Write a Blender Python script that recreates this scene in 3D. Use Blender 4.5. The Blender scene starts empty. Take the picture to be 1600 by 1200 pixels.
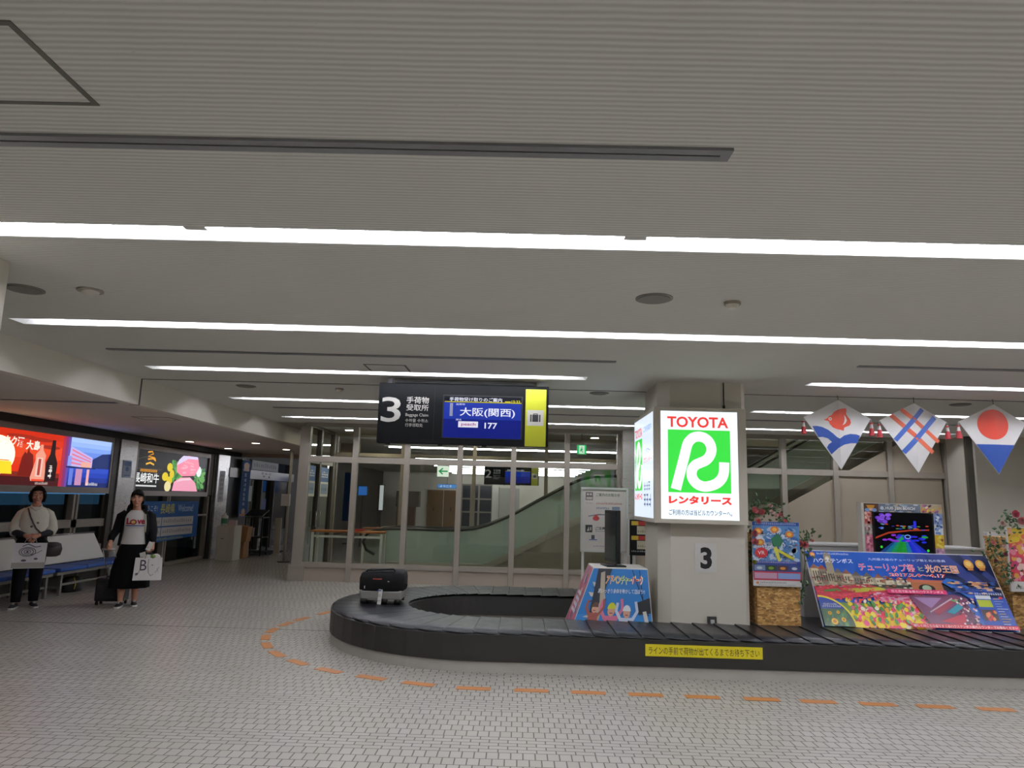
import bpy, math, random
from mathutils import Vector, Matrix
S = bpy.context.scene
C = S.collection
random.seed(7)
PI = math.pi
# ------------------------------------------------------------------ camera, world, exposure
EYE = Vector((0, 0, 1.58))
cam = bpy.data.cameras.new('camera')
cam.sensor_width = 36.0
cam.lens = 1110.0 / 1600 * 36
cam.clip_end = 200
co = bpy.data.objects.new('camera', cam); C.objects.link(co)
RX = Vector((0.99958435, 0.00888995, 0.02742446))       # camera right in the room
UP = -Vector((0.02562627, 0.16179702, -0.98649127))     # camera up
BK = -Vector((-0.01320705, 0.98678402, 0.16150195))     # camera back
m = Matrix((RX, UP, BK)).transposed().to_4x4(); m.translation = EYE
co.matrix_world = m
S.camera = co
W = bpy.data.worlds.new('world'); S.world = W; W.use_nodes = True
W.node_tree.nodes['Background'].inputs[0].default_value = (0.02, 0.025, 0.035, 1)
W.node_tree.nodes['Background'].inputs[1].default_value = 0.3
S.view_settings.view_transform = 'Standard'
S.view_settings.look = 'None'
S.view_settings.gamma = 1.0
S.view_settings.use_curve_mapping = False
S.view_settings.exposure = 0.0
TUBE = 46.0          # radiance of the fluorescent tubes
S.cycles.use_denoising = True
S.cycles.max_bounces = 8
S.cycles.sample_clamp_indirect = 6.0
S.cycles.caustics_reflective = False
S.cycles.caustics_refractive = False

# ------------------------------------------------------------------ materials
def lin(h):
    h = h.lstrip('#')
    c = [int(h[i:i+2], 16) / 255 for i in (0, 2, 4)]
    return [x / 12.92 if x <= .04045 else ((x + .055) / 1.055) ** 2.4 for x in c]
MATS = {}
def mat(hexc, rough=.6, metal=0., emit=0., noise=.06, scale=30., bump=0., spec=.5):
    key = (hexc, rough, metal, emit, noise, scale, bump, spec)
    if key in MATS: return MATS[key]
    M = bpy.data.materials.new('surface_' + hexc.strip('#')); M.use_nodes = True
    nt = M.node_tree; b = nt.nodes['Principled BSDF']
    c = lin(hexc)
    b.inputs['Base Color'].default_value = (*c, 1)
    b.inputs['Roughness'].default_value = rough
    b.inputs['Metallic'].default_value = metal
    b.inputs['Specular IOR Level'].default_value = spec
    if emit > 0:
        b.inputs['Emission Color'].default_value = (*c, 1)
        b.inputs['Emission Strength'].default_value = emit; b.inputs['Specular IOR Level'].default_value = .12
        if emit > 5: b.inputs['Base Color'].default_value = (.8, .8, .8, 1)
        else: b.inputs['Base Color'].default_value = (c[0]*.12, c[1]*.12, c[2]*.12, 1)
    elif noise > 0:
        tc = nt.nodes.new('ShaderNodeTexCoord')
        n = nt.nodes.new('ShaderNodeTexNoise'); n.inputs['Scale'].default_value = scale; n.inputs['Detail'].default_value = 3
        mx = nt.nodes.new('ShaderNodeMix'); mx.data_type = 'RGBA'
        nt.links.new(tc.outputs['Object'], n.inputs['Vector'])
        nt.links.new(n.outputs['Fac'], mx.inputs[0])
        mx.inputs[6].default_value = (*[x * (1 - noise) for x in c], 1)
        mx.inputs[7].default_value = (*[min(1, x * (1 + noise)) for x in c], 1)
        nt.links.new(mx.outputs[2], b.inputs['Base Color'])
        if bump > 0:
            bp = nt.nodes.new('ShaderNodeBump'); bp.inputs['Strength'].default_value = bump; bp.inputs['Distance'].default_value = .01
            nt.links.new(n.outputs['Fac'], bp.inputs['Height']); nt.links.new(bp.outputs['Normal'], b.inputs['Normal'])
    MATS[key] = M
    return M
def glass_mat(name, tint, gloss=.9, rough=.0, opac=0., body='#8a9a90'):
    M = bpy.data.materials.new(name); M.use_nodes = True; nt = M.node_tree; nt.nodes.clear()
    out = nt.nodes.new('ShaderNodeOutputMaterial')
    tr = nt.nodes.new('ShaderNodeBsdfTransparent'); tr.inputs[0].default_value = (*lin(tint), 1)
    base = tr
    if opac > 0:
        d = nt.nodes.new('ShaderNodeBsdfPrincipled'); d.inputs['Base Color'].default_value = (*lin(body), 1); d.inputs['Roughness'].default_value = .35
        ms = nt.nodes.new('ShaderNodeMixShader'); ms.inputs[0].default_value = opac
        nt.links.new(tr.outputs[0], ms.inputs[1]); nt.links.new(d.outputs[0], ms.inputs[2]); base = ms
    gl = nt.nodes.new('ShaderNodeBsdfGlossy'); gl.inputs['Roughness'].default_value = rough
    gl.inputs[0].default_value = (gloss, gloss, gloss, 1)
    lw = nt.nodes.new('ShaderNodeLayerWeight'); pw = nt.nodes.new('ShaderNodeMath'); pw.operation = 'POWER'; pw.inputs[1].default_value = 5; nt.links.new(lw.outputs['Facing'], pw.inputs[0])
    fr = nt.nodes.new('ShaderNodeMath'); fr.operation = 'MULTIPLY_ADD'; fr.inputs[1].default_value = .96; fr.inputs[2].default_value = .04; nt.links.new(pw.outputs[0], fr.inputs[0])
    m2 = nt.nodes.new('ShaderNodeMixShader')
    nt.links.new(fr.outputs[0], m2.inputs[0]); nt.links.new(base.outputs[0], m2.inputs[1]); nt.links.new(gl.outputs[0], m2.inputs[2])
    nt.links.new(m2.outputs[0], out.inputs[0])
    return M
def nodes(M): return M.node_tree.nodes, M.node_tree.links, M.node_tree.nodes['Principled BSDF']
def math_node(N, L, op, a, b=None):
    n = N.new('ShaderNodeMath'); n.operation = op
    for i, v in enumerate((a, b)):
        if v is None: continue
        if isinstance(v, (int, float)): n.inputs[i].default_value = v
        else: L.new(v, n.inputs[i])
    return n.outputs[0]
def floor_material():
    M = bpy.data.materials.new('banded_floor_tile'); M.use_nodes = True; N, L, b = nodes(M)
    g = N.new('ShaderNodeNewGeometry'); sx = N.new('ShaderNodeSeparateXYZ'); L.new(g.outputs['Position'], sx.inputs[0])
    per, thin = .88, .30
    y0 = math_node(N, L, 'SUBTRACT', sx.outputs[1], 4.82 - per * 20)
    ym = math_node(N, L, 'MODULO', y0, per)
    isthin = math_node(N, L, 'LESS_THAN', ym, thin)
    def brick(w, h, off):
        cx = N.new('ShaderNodeCombineXYZ'); L.new(math_node(N, L, 'ADD', sx.outputs[0], 50.0), cx.inputs[0])
        L.new(math_node(N, L, 'SUBTRACT', ym, off), cx.inputs[1])
        t = N.new('ShaderNodeTexBrick'); L.new(cx.outputs[0], t.inputs[0])
        t.inputs['Scale'].default_value = 1; t.inputs['Brick Width'].default_value = w; t.inputs['Row Height'].default_value = h
        t.inputs['Mortar Size'].default_value = .0042; t.inputs['Mortar Smooth'].default_value = .1; t.inputs['Bias'].default_value = 0
        t.inputs['Color1'].default_value = (*lin('#afaba3'), 1); t.inputs['Color2'].default_value = (*lin('#a5a096'), 1)
        t.inputs['Mortar'].default_value = (*lin('#5d5852'), 1)
        return t
    a = brick(.124, .06, 0); c = brick(.0765, .116, thin)
    mx = N.new('ShaderNodeMix'); mx.data_type = 'RGBA'
    L.new(isthin, mx.inputs[0]); L.new(c.outputs[0], mx.inputs[6]); L.new(a.outputs[0], mx.inputs[7])
    fm = N.new('ShaderNodeMix'); L.new(isthin, fm.inputs[0]); L.new(c.outputs['Fac'], fm.inputs[2]); L.new(a.outputs['Fac'], fm.inputs[3])
    no = N.new('ShaderNodeTexNoise'); no.inputs['Scale'].default_value = 1.3; no.inputs['Detail'].default_value = 4; L.new(g.outputs['Position'], no.inputs[0])
    hs = N.new('ShaderNodeHueSaturation'); L.new(mx.outputs[2], hs.inputs['Color'])
    L.new(math_node(N, L, 'ADD', math_node(N, L, 'MULTIPLY', no.outputs[0], .14), .93), hs.inputs['Value'])
    L.new(hs.outputs[0], b.inputs['Base Color'])
    b.inputs['Specular IOR Level'].default_value = .35
    L.new(math_node(N, L, 'ADD', math_node(N, L, 'MULTIPLY', fm.outputs[0], .4), .3), b.inputs['Roughness'])
    bp = N.new('ShaderNodeBump'); bp.inputs['Strength'].default_value = .25; bp.inputs['Distance'].default_value = .003; bp.invert = True
    L.new(fm.outputs[0], bp.inputs['Height']); L.new(bp.outputs[0], b.inputs['Normal'])
    return M
def ceiling_material():
    M = bpy.data.materials.new('ribbed_ceiling_board'); M.use_nodes = True; N, L, b = nodes(M)
    g = N.new('ShaderNodeNewGeometry'); sx = N.new('ShaderNodeSeparateXYZ'); L.new(g.outputs['Position'], sx.inputs[0])
    dn = N.new('ShaderNodeTexNoise'); dn.inputs['Scale'].default_value = 6; L.new(g.outputs['Position'], dn.inputs[0])
    ph = math_node(N, L, 'ADD', math_node(N, L, 'MULTIPLY', sx.outputs[1], 2 * PI / .03), math_node(N, L, 'MULTIPLY', dn.outputs[0], 2.2))
    rib = math_node(N, L, 'ADD', math_node(N, L, 'MULTIPLY', math_node(N, L, 'SINE', ph), .5), .5)
    mp = N.new('ShaderNodeMapping'); mp.inputs['Scale'].default_value = (9, 60, 1); L.new(g.outputs['Position'], mp.inputs[0])
    sp = N.new('ShaderNodeTexNoise'); sp.inputs['Scale'].default_value = 1; sp.inputs['Detail'].default_value = 6; sp.inputs['Roughness'].default_value = .7; L.new(mp.outputs[0], sp.inputs[0])
    speck = math_node(N, L, 'GREATER_THAN', sp.outputs[0], .69)
    mx = N.new('ShaderNodeMix'); mx.data_type = 'RGBA'; L.new(rib, mx.inputs[0])
    mx.inputs[6].default_value = (*lin('#cbc8c1'), 1); mx.inputs[7].default_value = (*lin('#e4e4de'), 1)
    m3 = N.new('ShaderNodeMix'); m3.data_type = 'RGBA'; L.new(math_node(N, L, 'MULTIPLY', speck, .55), m3.inputs[0]); L.new(mx.outputs[2], m3.inputs[6]); m3.inputs[7].default_value = (*lin('#7d756b'), 1)
    L.new(m3.outputs[2], b.inputs['Base Color']); b.inputs['Roughness'].default_value = .9
    bp = N.new('ShaderNodeBump'); bp.inputs['Strength'].default_value = .35; bp.inputs['Distance'].default_value = .004
    L.new(rib, bp.inputs['Height']); L.new(bp.outputs[0], b.inputs['Normal'])
    return M
def chip_board_material():
    M = bpy.data.materials.new('strand_board'); M.use_nodes = True; N, L, b = nodes(M)
    tc = N.new('ShaderNodeTexCoord'); mp = N.new('ShaderNodeMapping'); mp.inputs['Scale'].default_value = (26, 26, 60); mp.inputs['Rotation'].default_value = (0, .5, 0); L.new(tc.outputs['Object'], mp.inputs[0])
    v = N.new('ShaderNodeTexVoronoi'); v.inputs['Scale'].default_value = 1.0; v.inputs['Randomness'].default_value = 1; L.new(mp.outputs[0], v.inputs[0])
    n = N.new('ShaderNodeTexNoise'); n.inputs['Scale'].default_value = 2; n.inputs['Detail'].default_value = 5; n.inputs['Distortion'].default_value = 2; L.new(mp.outputs[0], n.inputs[0])
    sx = N.new('ShaderNodeSeparateColor'); L.new(v.outputs['Color'], sx.inputs[0])
    f = math_node(N, L, 'ADD', math_node(N, L, 'MULTIPLY', sx.outputs[0], .5), math_node(N, L, 'MULTIPLY', n.outputs[0], .5))
    r = N.new('ShaderNodeValToRGB'); L.new(f, r.inputs[0]); e = r.color_ramp.elements
    e[0].position = .2; e[0].color = (*lin('#6f4c26'), 1); e[1].position = .8; e[1].color = (*lin('#e0b878'), 1)
    x = e.new(.5); x.color = (*lin('#b98a4c'), 1)
    L.new(r.outputs[0], b.inputs['Base Color']); b.inputs['Roughness'].default_value = .7
    return M
def steel_material(hexc='#cbc8c4', rough=.3):
    M = bpy.data.materials.new('brushed_steel'); M.use_nodes = True; N, L, b = nodes(M)
    tc = N.new('ShaderNodeTexCoord'); mp = N.new('ShaderNodeMapping'); mp.inputs['Scale'].default_value = (2, 2, 90); L.new(tc.outputs['Object'], mp.inputs[0])
    n = N.new('ShaderNodeTexNoise'); n.inputs['Scale'].default_value = 3; L.new(mp.outputs[0], n.inputs[0])
    L.new(math_node(N, L, 'ADD', math_node(N, L, 'MULTIPLY', n.outputs[0], .2), rough - .1), b.inputs['Roughness'])
    b.inputs['Base Color'].default_value = (*lin(hexc), 1); b.inputs['Metallic'].default_value = .75
    return M
FLOOR = floor_material(); CEIL = ceiling_material(); OSB = chip_board_material(); STEEL = steel_material(); CHROME = mat('#d8d8d8', .15, 1.)
WALLM = mat('#e8e3d6', .7, noise=.03, scale=4); PILLARM = mat('#cdc7ba', .6, noise=.03, scale=3); SOFFIT = mat('#ddd6ce', .8, noise=.03, scale=5)
TAUPE = mat('#a4998b', .55, noise=.04, scale=3); FRAME = mat('#928a7f', .45, noise=.03, scale=8); DARKF = mat('#4b463f', .5)
BLACK = mat('#0c0c0c', .5, spec=.3); DARK = mat('#1c1b18', .45, noise=.1, scale=6)
WHITE = mat('#e4e2dc', .5); PANE = glass_mat('clear_pane', '#edf0ea', .85); FROST = glass_mat('frosted_green_glass', '#c4d2c8', .8, .05, .75, '#c6d4ca')
DIMPANE = glass_mat('dark_pane', '#aab0ac', .8)

# ------------------------------------------------------------------ mesh building helpers
def world_loc(p):
    v = Vector((0, 0, 0))
    while p is not None: v += p.location; p = p.parent
    return v
class B:
    def __init__(s): s.v = []; s.f = []; s.mi = []; s.mats = []; s.cur = 0; s.smooth = []; s.T = None
    def use(s, m):
        if m not in s.mats: s.mats.append(m)
        s.cur = s.mats.index(m); return s
    def add(s, vs, fs, smooth=False):
        k = len(s.v)
        for p in vs:
            p = Vector(p)
            s.v.append(s.T @ p if s.T is not None else p)
        for f in fs:
            s.f.append([i + k for i in f]); s.mi.append(s.cur); s.smooth.append(smooth)
        return s
    def box(s, x0, x1, y0, y1, z0, z1):
        return s.add([(x0,y0,z0),(x1,y0,z0),(x1,y1,z0),(x0,y1,z0),(x0,y0,z1),(x1,y0,z1),(x1,y1,z1),(x0,y1,z1)],
                     [(0,3,2,1),(4,5,6,7),(0,1,5,4),(1,2,6,5),(2,3,7,6),(3,0,4,7)])
    def cbox(s, c, d): return s.box(c[0]-d[0]/2, c[0]+d[0]/2, c[1]-d[1]/2, c[1]+d[1]/2, c[2]-d[2]/2, c[2]+d[2]/2)
    def prism(s, pts, ext):        # closed polygon of 3D points, pushed along ext
        n = len(pts); ext = Vector(ext); vs = [Vector(p) for p in pts] + [Vector(p) + ext for p in pts]
        return s.add(vs, [list(range(n))[::-1], list(range(n, 2*n))] + [(i, (i+1) % n, (i+1) % n + n, i + n) for i in range(n)])
    def rings(s, rings, smooth=True, caps=True, closed=True):
        n = len(rings[0]); vs = [p for r in rings for p in r]; fs = []
        for k in range(len(rings)-1):
            for i in range(n if closed else n-1):
                j = (i+1) % n; fs.append((k*n+i, k*n+j, (k+1)*n+j, (k+1)*n+i))
        if caps and closed: fs.append(list(range(n))[::-1]); fs.append([(len(rings)-1)*n+i for i in range(n)])
        return s.add(vs, fs, smooth)
    def tube(s, pts, r, n=8, smooth=True):
        pts = [Vector(p) for p in pts]; rs = r if isinstance(r, (list, tuple)) else [r] * len(pts); R = []; prev = None
        for i, p in enumerate(pts):
            d = (pts[min(i+1, len(pts)-1)] - pts[max(i-1, 0)])
            d = d.normalized() if d.length > 1e-9 else Vector((0, 0, 1))
            a = prev if prev is not None else (Vector((0,0,1)) if abs(d.z) < .9 else Vector((1,0,0)))
            u = (a - d * a.dot(d)).normalized(); w = d.cross(u); prev = u
            ri = rs[i]; ra, rb = ri if isinstance(ri, (list, tuple)) else (ri, ri)
            R.append([p + u * (ra * math.cos(2*PI*k/n)) + w * (rb * math.sin(2*PI*k/n)) for k in range(n)])
        return s.rings(R, smooth)
    def cyl(s, c, r, z0, z1, n=20, r1=None): 
        r1 = r if r1 is None else r1
        return s.rings([[(c[0]+r*math.cos(2*PI*k/n), c[1]+r*math.sin(2*PI*k/n), z0) for k in range(n)], [(c[0]+r1*math.cos(2*PI*k/n), c[1]+r1*math.sin(2*PI*k/n), z1) for k in range(n)]], smooth=False)
    def loft(s, rs, n=20, smooth=True, caps=True):   # rows of (z, cx, cy, rx, ry)
        return s.rings([[(cx+rx*math.cos(2*PI*k/n), cy+ry*math.sin(2*PI*k/n), z) for k in range(n)] for z, cx, cy, rx, ry in rs], smooth, caps)
    def ball(s, c, r, n=12, m=8):
        rx, ry, rz = r if isinstance(r, (list, tuple)) else (r, r, r)
        R = []
        for j in range(m+1):
            t = -PI/2 + PI * j / m; t = max(-PI/2+.03, min(PI/2-.03, t))
            R.append([(c[0]+rx*math.cos(t)*math.cos(2*PI*k/n), c[1]+ry*math.cos(t)*math.sin(2*PI*k/n), c[2]+rz*math.sin(t)) for k in range(n)])
        return s.rings(R)
    def build(s, name, m=None, parent=None, local=False, bev=0., smooth=None, remesh=0.):
        me = bpy.data.meshes.new(name)
        off = Vector((0,0,0)) if (parent is None or local) else world_loc(parent)
        me.from_pydata([p - off for p in s.v], [], s.f)
        ms = s.mats if m is None else ([m] if not isinstance(m, (list, tuple)) else m)
        for x in ms: me.materials.append(x)
        if m is None or isinstance(m, (list, tuple)): me.polygons.foreach_set('material_index', s.mi)
        me.polygons.foreach_set('use_smooth', s.smooth if smooth is None else [smooth]*len(s.f))
        me.update()
        o = bpy.data.objects.new(name, me); C.objects.link(o)
        if parent is not None: o.parent = parent
        if bev > 0:
            b = o.modifiers.new('soft_edges', 'BEVEL'); b.width = bev; b.segments = 2; b.limit_method = 'ANGLE'; b.angle_limit = .6
        if remesh > 0:
            r = o.modifiers.new('skin_surface', 'REMESH'); r.mode = 'VOXEL'; r.voxel_size = remesh; r.use_smooth_shade = True
            q = o.modifiers.new('relax', 'SMOOTH'); q.iterations = 3; q.factor = .5
        return o
def tag(o, label, cat, group=None, kind=None):
    o['label'] = label; o['category'] = cat
    if group: o['group'] = group
    if kind: o['kind'] = kind
    return o
def thing(name, label, cat, loc=(0,0,0), group=None, rz=0.):
    o = bpy.data.objects.new(name, None); C.objects.link(o); o.location = loc; o.rotation_euler = (0, 0, rz); o.empty_display_size = .1
    return tag(o, label, cat, group)
def struct(b, name, m=None, parent=None, **k):
    o = b.build(name, m, parent, **k)
    if parent is None: o['kind'] = 'structure'
    return o
# ---- flat lettering and printed pictures
GL = {}
def glyphs(s, bold=0.):
    k = (s, bold)
    if k not in GL:
        c = bpy.data.curves.new('lettering', 'FONT'); c.body = s; c.size = 1; c.offset = bold; c.resolution_u = 3
        o = bpy.data.objects.new('lettering', c); C.objects.link(o); bpy.context.view_layer.update()
        me = bpy.data.meshes.new_from_object(o.evaluated_get(bpy.context.evaluated_depsgraph_get()))
        vs = [(v.co.x, v.co.y) for v in me.vertices]; fs = [list(p.vertices) for p in me.polygons]
        bpy.data.objects.remove(o); bpy.data.curves.remove(c); bpy.data.meshes.remove(me)
        if not vs: vs = [(0,0),(1,0),(1,1)]; fs = []
        x0 = min(v[0] for v in vs); x1 = max(v[0] for v in vs); y0 = min(v[1] for v in vs); y1 = max(v[1] for v in vs)
        GL[k] = ([(x-x0, y-y0) for x, y in vs], fs, x1-x0, y1-y0)
    return GL[k]
class Print:
    """flat graphic in (u, v) metres on a surface: origin lower-left, U to the right, V up"""
    def __init__(s, origin, U, V, emit=0., rough=.45, step=.0002):
        s.o = Vector(origin); s.U = Vector(U).normalized(); s.V = Vector(V).normalized(); s.N = s.U.cross(s.V).normalized()
        s.b = B(); s.emit = emit; s.rough = rough; s.lay = 1; s.step = step; s.clip = None
    def p(s, u, v): return s.o + s.U*u + s.V*v + s.N*(s.lay*s.step)
    def poly(s, pts, col, emit=None):
        if s.clip:
            a, b_, c, d = s.clip
            pts = [(min(max(x, a), c), min(max(y, b_), d)) for x, y in pts]
        s.b.use(mat(col, s.rough, emit=s.emit if emit is None else emit, noise=0)); s.b.add([s.p(*q) for q in pts], [list(range(len(pts)))]); s.lay += 1; return s
    def rect(s, u0, v0, u1, v1, col, emit=None): return s.poly([(u0,v0),(u1,v0),(u1,v1),(u0,v1)], col, emit)
    def oval(s, u, v, ru, rv, col, n=16, rot=0., emit=None):
        return s.poly([(u+ru*math.cos(t)*math.cos(rot)-rv*math.sin(t)*math.sin(rot), v+ru*math.cos(t)*math.sin(rot)+rv*math.sin(t)*math.cos(rot)) for t in [2*PI*k/n for k in range(n)]], col, emit)
    def ovals(s, items, n=10):      # many small blobs, each a hair above the last few
        l0 = s.lay
        for i, (u, v, ru, rv, col, rot) in enumerate(items):
            s.lay = l0 + (i % 9) * .5; s.oval(u, v, ru, rv, col, n, rot)
        s.lay = l0 + 6
    def text(s, t, u, v, h, col, w=None, bold=0., slant=0., rise=0., emit=None, align='l'):
        vs, fs, W0, H0 = glyphs(t, bold); k = h / H0; kx = (w / W0) if w else k
        if align == 'c': u -= W0*kx/2
        s.b.use(mat(col, s.rough, emit=s.emit if emit is None else emit, noise=0))
        s.b.add([s.p(u + x*kx + slant*y*k, v + y*k + rise*x*kx) for x, y in vs], fs); s.lay += 1; return s
    def stroke(s, pts, w, col, emit=None):  # ribbon of constant width along a path
        L = []; Rr = []
        for i, q in enumerate(pts):
            a = pts[max(i-1, 0)]; b_ = pts[min(i+1, len(pts)-1)]; dx, dy = b_[0]-a[0], b_[1]-a[1]; d = math.hypot(dx, dy) or 1
            L.append((q[0]-dy/d*w/2, q[1]+dx/d*w/2)); Rr.append((q[0]+dy/d*w/2, q[1]-dx/d*w/2))
        s.b.use(mat(col, s.rough, emit=s.emit if emit is None else emit, noise=0))
        n = len(pts); s.b.add([s.p(*q) for q in L + Rr], [(i, i+1, n+i+1, n+i) for i in range(n-1)]); s.lay += 1; return s
    def build(s, name, parent=None, **k): return s.b.build(name, None, parent, **k)
def arc(cx, cy, r, a0, a1, n=16): return [(cx+r*math.cos(math.radians(a0+(a1-a0)*k/n)), cy+r*math.sin(math.radians(a0+(a1-a0)*k/n))) for k in range(n+1)]
ORD = ['first','second','third','fourth','fifth','sixth','seventh','eighth','ninth','tenth','eleventh','twelfth','thirteenth','fourteenth','fifteenth','sixteenth','seventeenth','eighteenth','nineteenth','twentieth','twenty-first']

# ================================================================== THE ROOM
H = 2.95; XB = -4.74; XW = -7.4; ZS = 2.62; XR = 11.0; YB = -4.0; YF = 39.0; YP = 13.6
struct(B().box(XW-.3, XR+.3, YB-.3, YF+.3, -.2, 0), 'floor', FLOOR)
struct(B().box(XW+.3, -2.16, 8.715, 8.727, .0004, .0015), 'trim_12', mat('#3a3632', .6))
# lamp rows: centre depth, then runs along X
ROWS = [(-.7, [(-4.25, 10.2)]), (1.45, [(-4.25, 10.2)]), (3.63, [(-4.25, 10.2)]), (5.76, [(-4.25, 10.2)]), (7.86, [(-4.22, .73), (3.2, 10.2)]), (10.3, [(-4.27, 2.2), (3.36, 10.2)]), (12.66, [(-4.28, 2.5), (3.4, 7.7)])]
GW = .1        # half width of a trough
y = YB
def ceil(x0, x1, y0, y1): struct(B().box(x0, x1, y0, y1, H, H+.16), 'ceiling', CEIL)
for yc, runs in ROWS:
    ceil(XB, XR, y, yc-GW)
    x = XB
    for a, b_ in runs: ceil(x, a, yc-GW, yc+GW); x = b_
    ceil(x, XR, yc-GW, yc+GW); y = yc+GW
for ya, yb in [(y, 13.44), (13.47, YP+.05)]: ceil(XB, XR, ya, yb)
struct(B().box(XB, XR, 8.69, 8.72, H-.004, H+.001).box(XB, XR, 13.435, 13.475, H+.02, H+.03), 'trim_1', DARKF)
FARC = mat('#b9b4aa', .9, noise=.04, scale=6)
for q in [(XB, 3.6, YP+.05, 16.2, H, H+.1), (XW-.2, XR, 16.2, YF, H, H+.1), (3.5, XR, YP, 16.3, 4.6, 4.7)]: struct(B().box(*q), 'ceiling_hall', FARC)
for q in [(3.5, XR, 16.2, 16.3, H+.1, 4.6), (3.5, 3.6, YP+.05, 16.2, H+.1, 4.6)]: struct(B().box(*q), 'wall_shaft', FARC)
struct(B().box(3.5, XR, YP-.15, YP+.04, H+.17, 4.6), 'wall_shaft', FARC)
struct(B().box(XW, XB-.12, YB, 18.8, ZS, ZS+.1), 'ceiling_soffit', SOFFIT)
struct(B().box(XB-.12, XB, YB, 18.8, ZS, H+.15), 'trim_2', WALLM)
struct(B().box(XB-.125, XB+.003, 8.69, 8.72, ZS-.003, H), 'trim_3', DARKF)
struct(B().box(XW, -4.25, 18.8, 18.95, ZS-.1, H), 'trim_4', mat('#b8a596', .8))
struct(B().box(XR, XR+.2, YB, YF, 0, 4.7), 'wall_right', WALLM)
struct(B().box(XW-.2, XR+.2, YB-.2, YB, 0, H+.2), 'wall_front', WALLM)
struct(B().box(XW-.2, XR+.2, YF, YF+.2, 0, H+.2), 'wall_back', WALLM)
# left wall: dark lintel band, low sill wall, solid stretches; openings are windows
wl = B()
wl.box(XW-.25, XW, YB, 10.0, 0, ZS+.1)                      # solid up to the first window
wl.box(XW-.25, XW-.02, 10.0, 17.3, 1.5, ZS+.1)              # lintel behind the light boxes
wl.box(XW-.25, XW-.02, 10.0, 13.05, 0, .55)
wl.box(XW-.25, XW, 23.3, YF, 0, H+.1)
wl.box(XW-.25, XW, 18.1, 23.3, 2.5, H+.1)
struct(wl, 'wall_left', mat('#5b564e', .6, noise=.05, scale=4))
struct(B().box(XW-.02, XW+.05, 9.9, 19.0, 2.5, ZS), 'trim_5', mat('#16140f', .5))
NIGHT = mat('#10151c', .4)
for i, (ya, yb, z0, z1) in enumerate([(10.05, 12.0, .62, 1.48), (12.05, 13.0, .62, 1.48), (13.75, 15.2, .08, 1.48), (15.25, 17.2, .08, 1.48)]):
    w = B().box(XW-.14, XW-.12, ya+.05, yb-.05, z0, z1)
    o = struct(w, 'window_%d' % (i+1), DIMPANE)
    f = B(); t = .05
    f.box(XW-.18, XW-.02, ya, ya+t, z0-.07, z1).box(XW-.18, XW-.02, yb-t, yb, z0-.07, z1).box(XW-.18, XW-.02, ya, yb, z0-.07, z0).box(XW-.18, XW-.02, ya, yb, 1.02, 1.06)
    if i < 2: f.box(XW-.18, XW-.02, ya, yb, .93, 1.02)
    f.build('window_frame', FRAME, o)
# night forecourt behind the windows
struct(B().box(-14, XW-.3, 8, 24, -.3, -.25).box(-14.1, -14, 8, 24, -.3, 4), 'wall_outside', mat('#2a2f36', .8))
# stretch with the automatic door
dr = B().box(XW-.14, XW-.12, 19.6, 21.7, .05, 1.95)
d1 = struct(dr, 'door_1', DIMPANE)
B().box(XW-.18, XW, 19.5, 19.6, 0, 1.97).box(XW-.18, XW, 20.6, 20.7, 0, 1.97).box(XW-.18, XW, 21.65, 21.75, 0, 1.97).build('door_frame', DARKF, d1)
dk = B().box(XW-.1, XW-.08, 21.75, 23.3, .5, 1.97).box(XW-.1, XW-.02, 21.75, 23.3, .0, .5); struct(dk, 'window_5', mat('#2c2f31', .2)) 
struct(B().box(XW-.12, XW+.06, 18.1, 23.3, 1.97, 2.21), 'trim_6', mat('#9f9c97', .4, .6))
struct(B().box(XW-.2, XW, 17.3, 17.42, 0, ZS).box(XW-.2, XW, 18.1, 19.5, 0, 2.5), 'trim_7', mat('#3a3733', .5))
struct(B().box(XW-.1, XW+.04, 17.42, 18.1, 0, ZS), 'trim_8', STEEL)      # steel clad jamb by the cabinet
struct(B().box(XW-.1, XW+.04, 13.08, 13.66, 0, ZS), 'trim_9', STEEL)     # steel clad jamb between the light boxes
struct(B().box(XW-.05, XW+.02, 12.9, 13.06, 0, ZS), 'trim_10', mat('#4a4640', .4, .5))

# near pillar at the left edge and the wide pier on the right
struct(B().box(-4.2, -3.19, 3.2, 4.2, 0, H), 'pillar_near', PILLARM)
struct(B().box(8.18, XR, 12.87, 13.9, 0, H).box(8.06, 8.18, 13.0, 13.9, 0, H), 'wall_pier', PILLARM)
struct(B().box(8.07, 8.18, 12.93, 13.0, 0, H), 'trim_11', DARKF)

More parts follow.
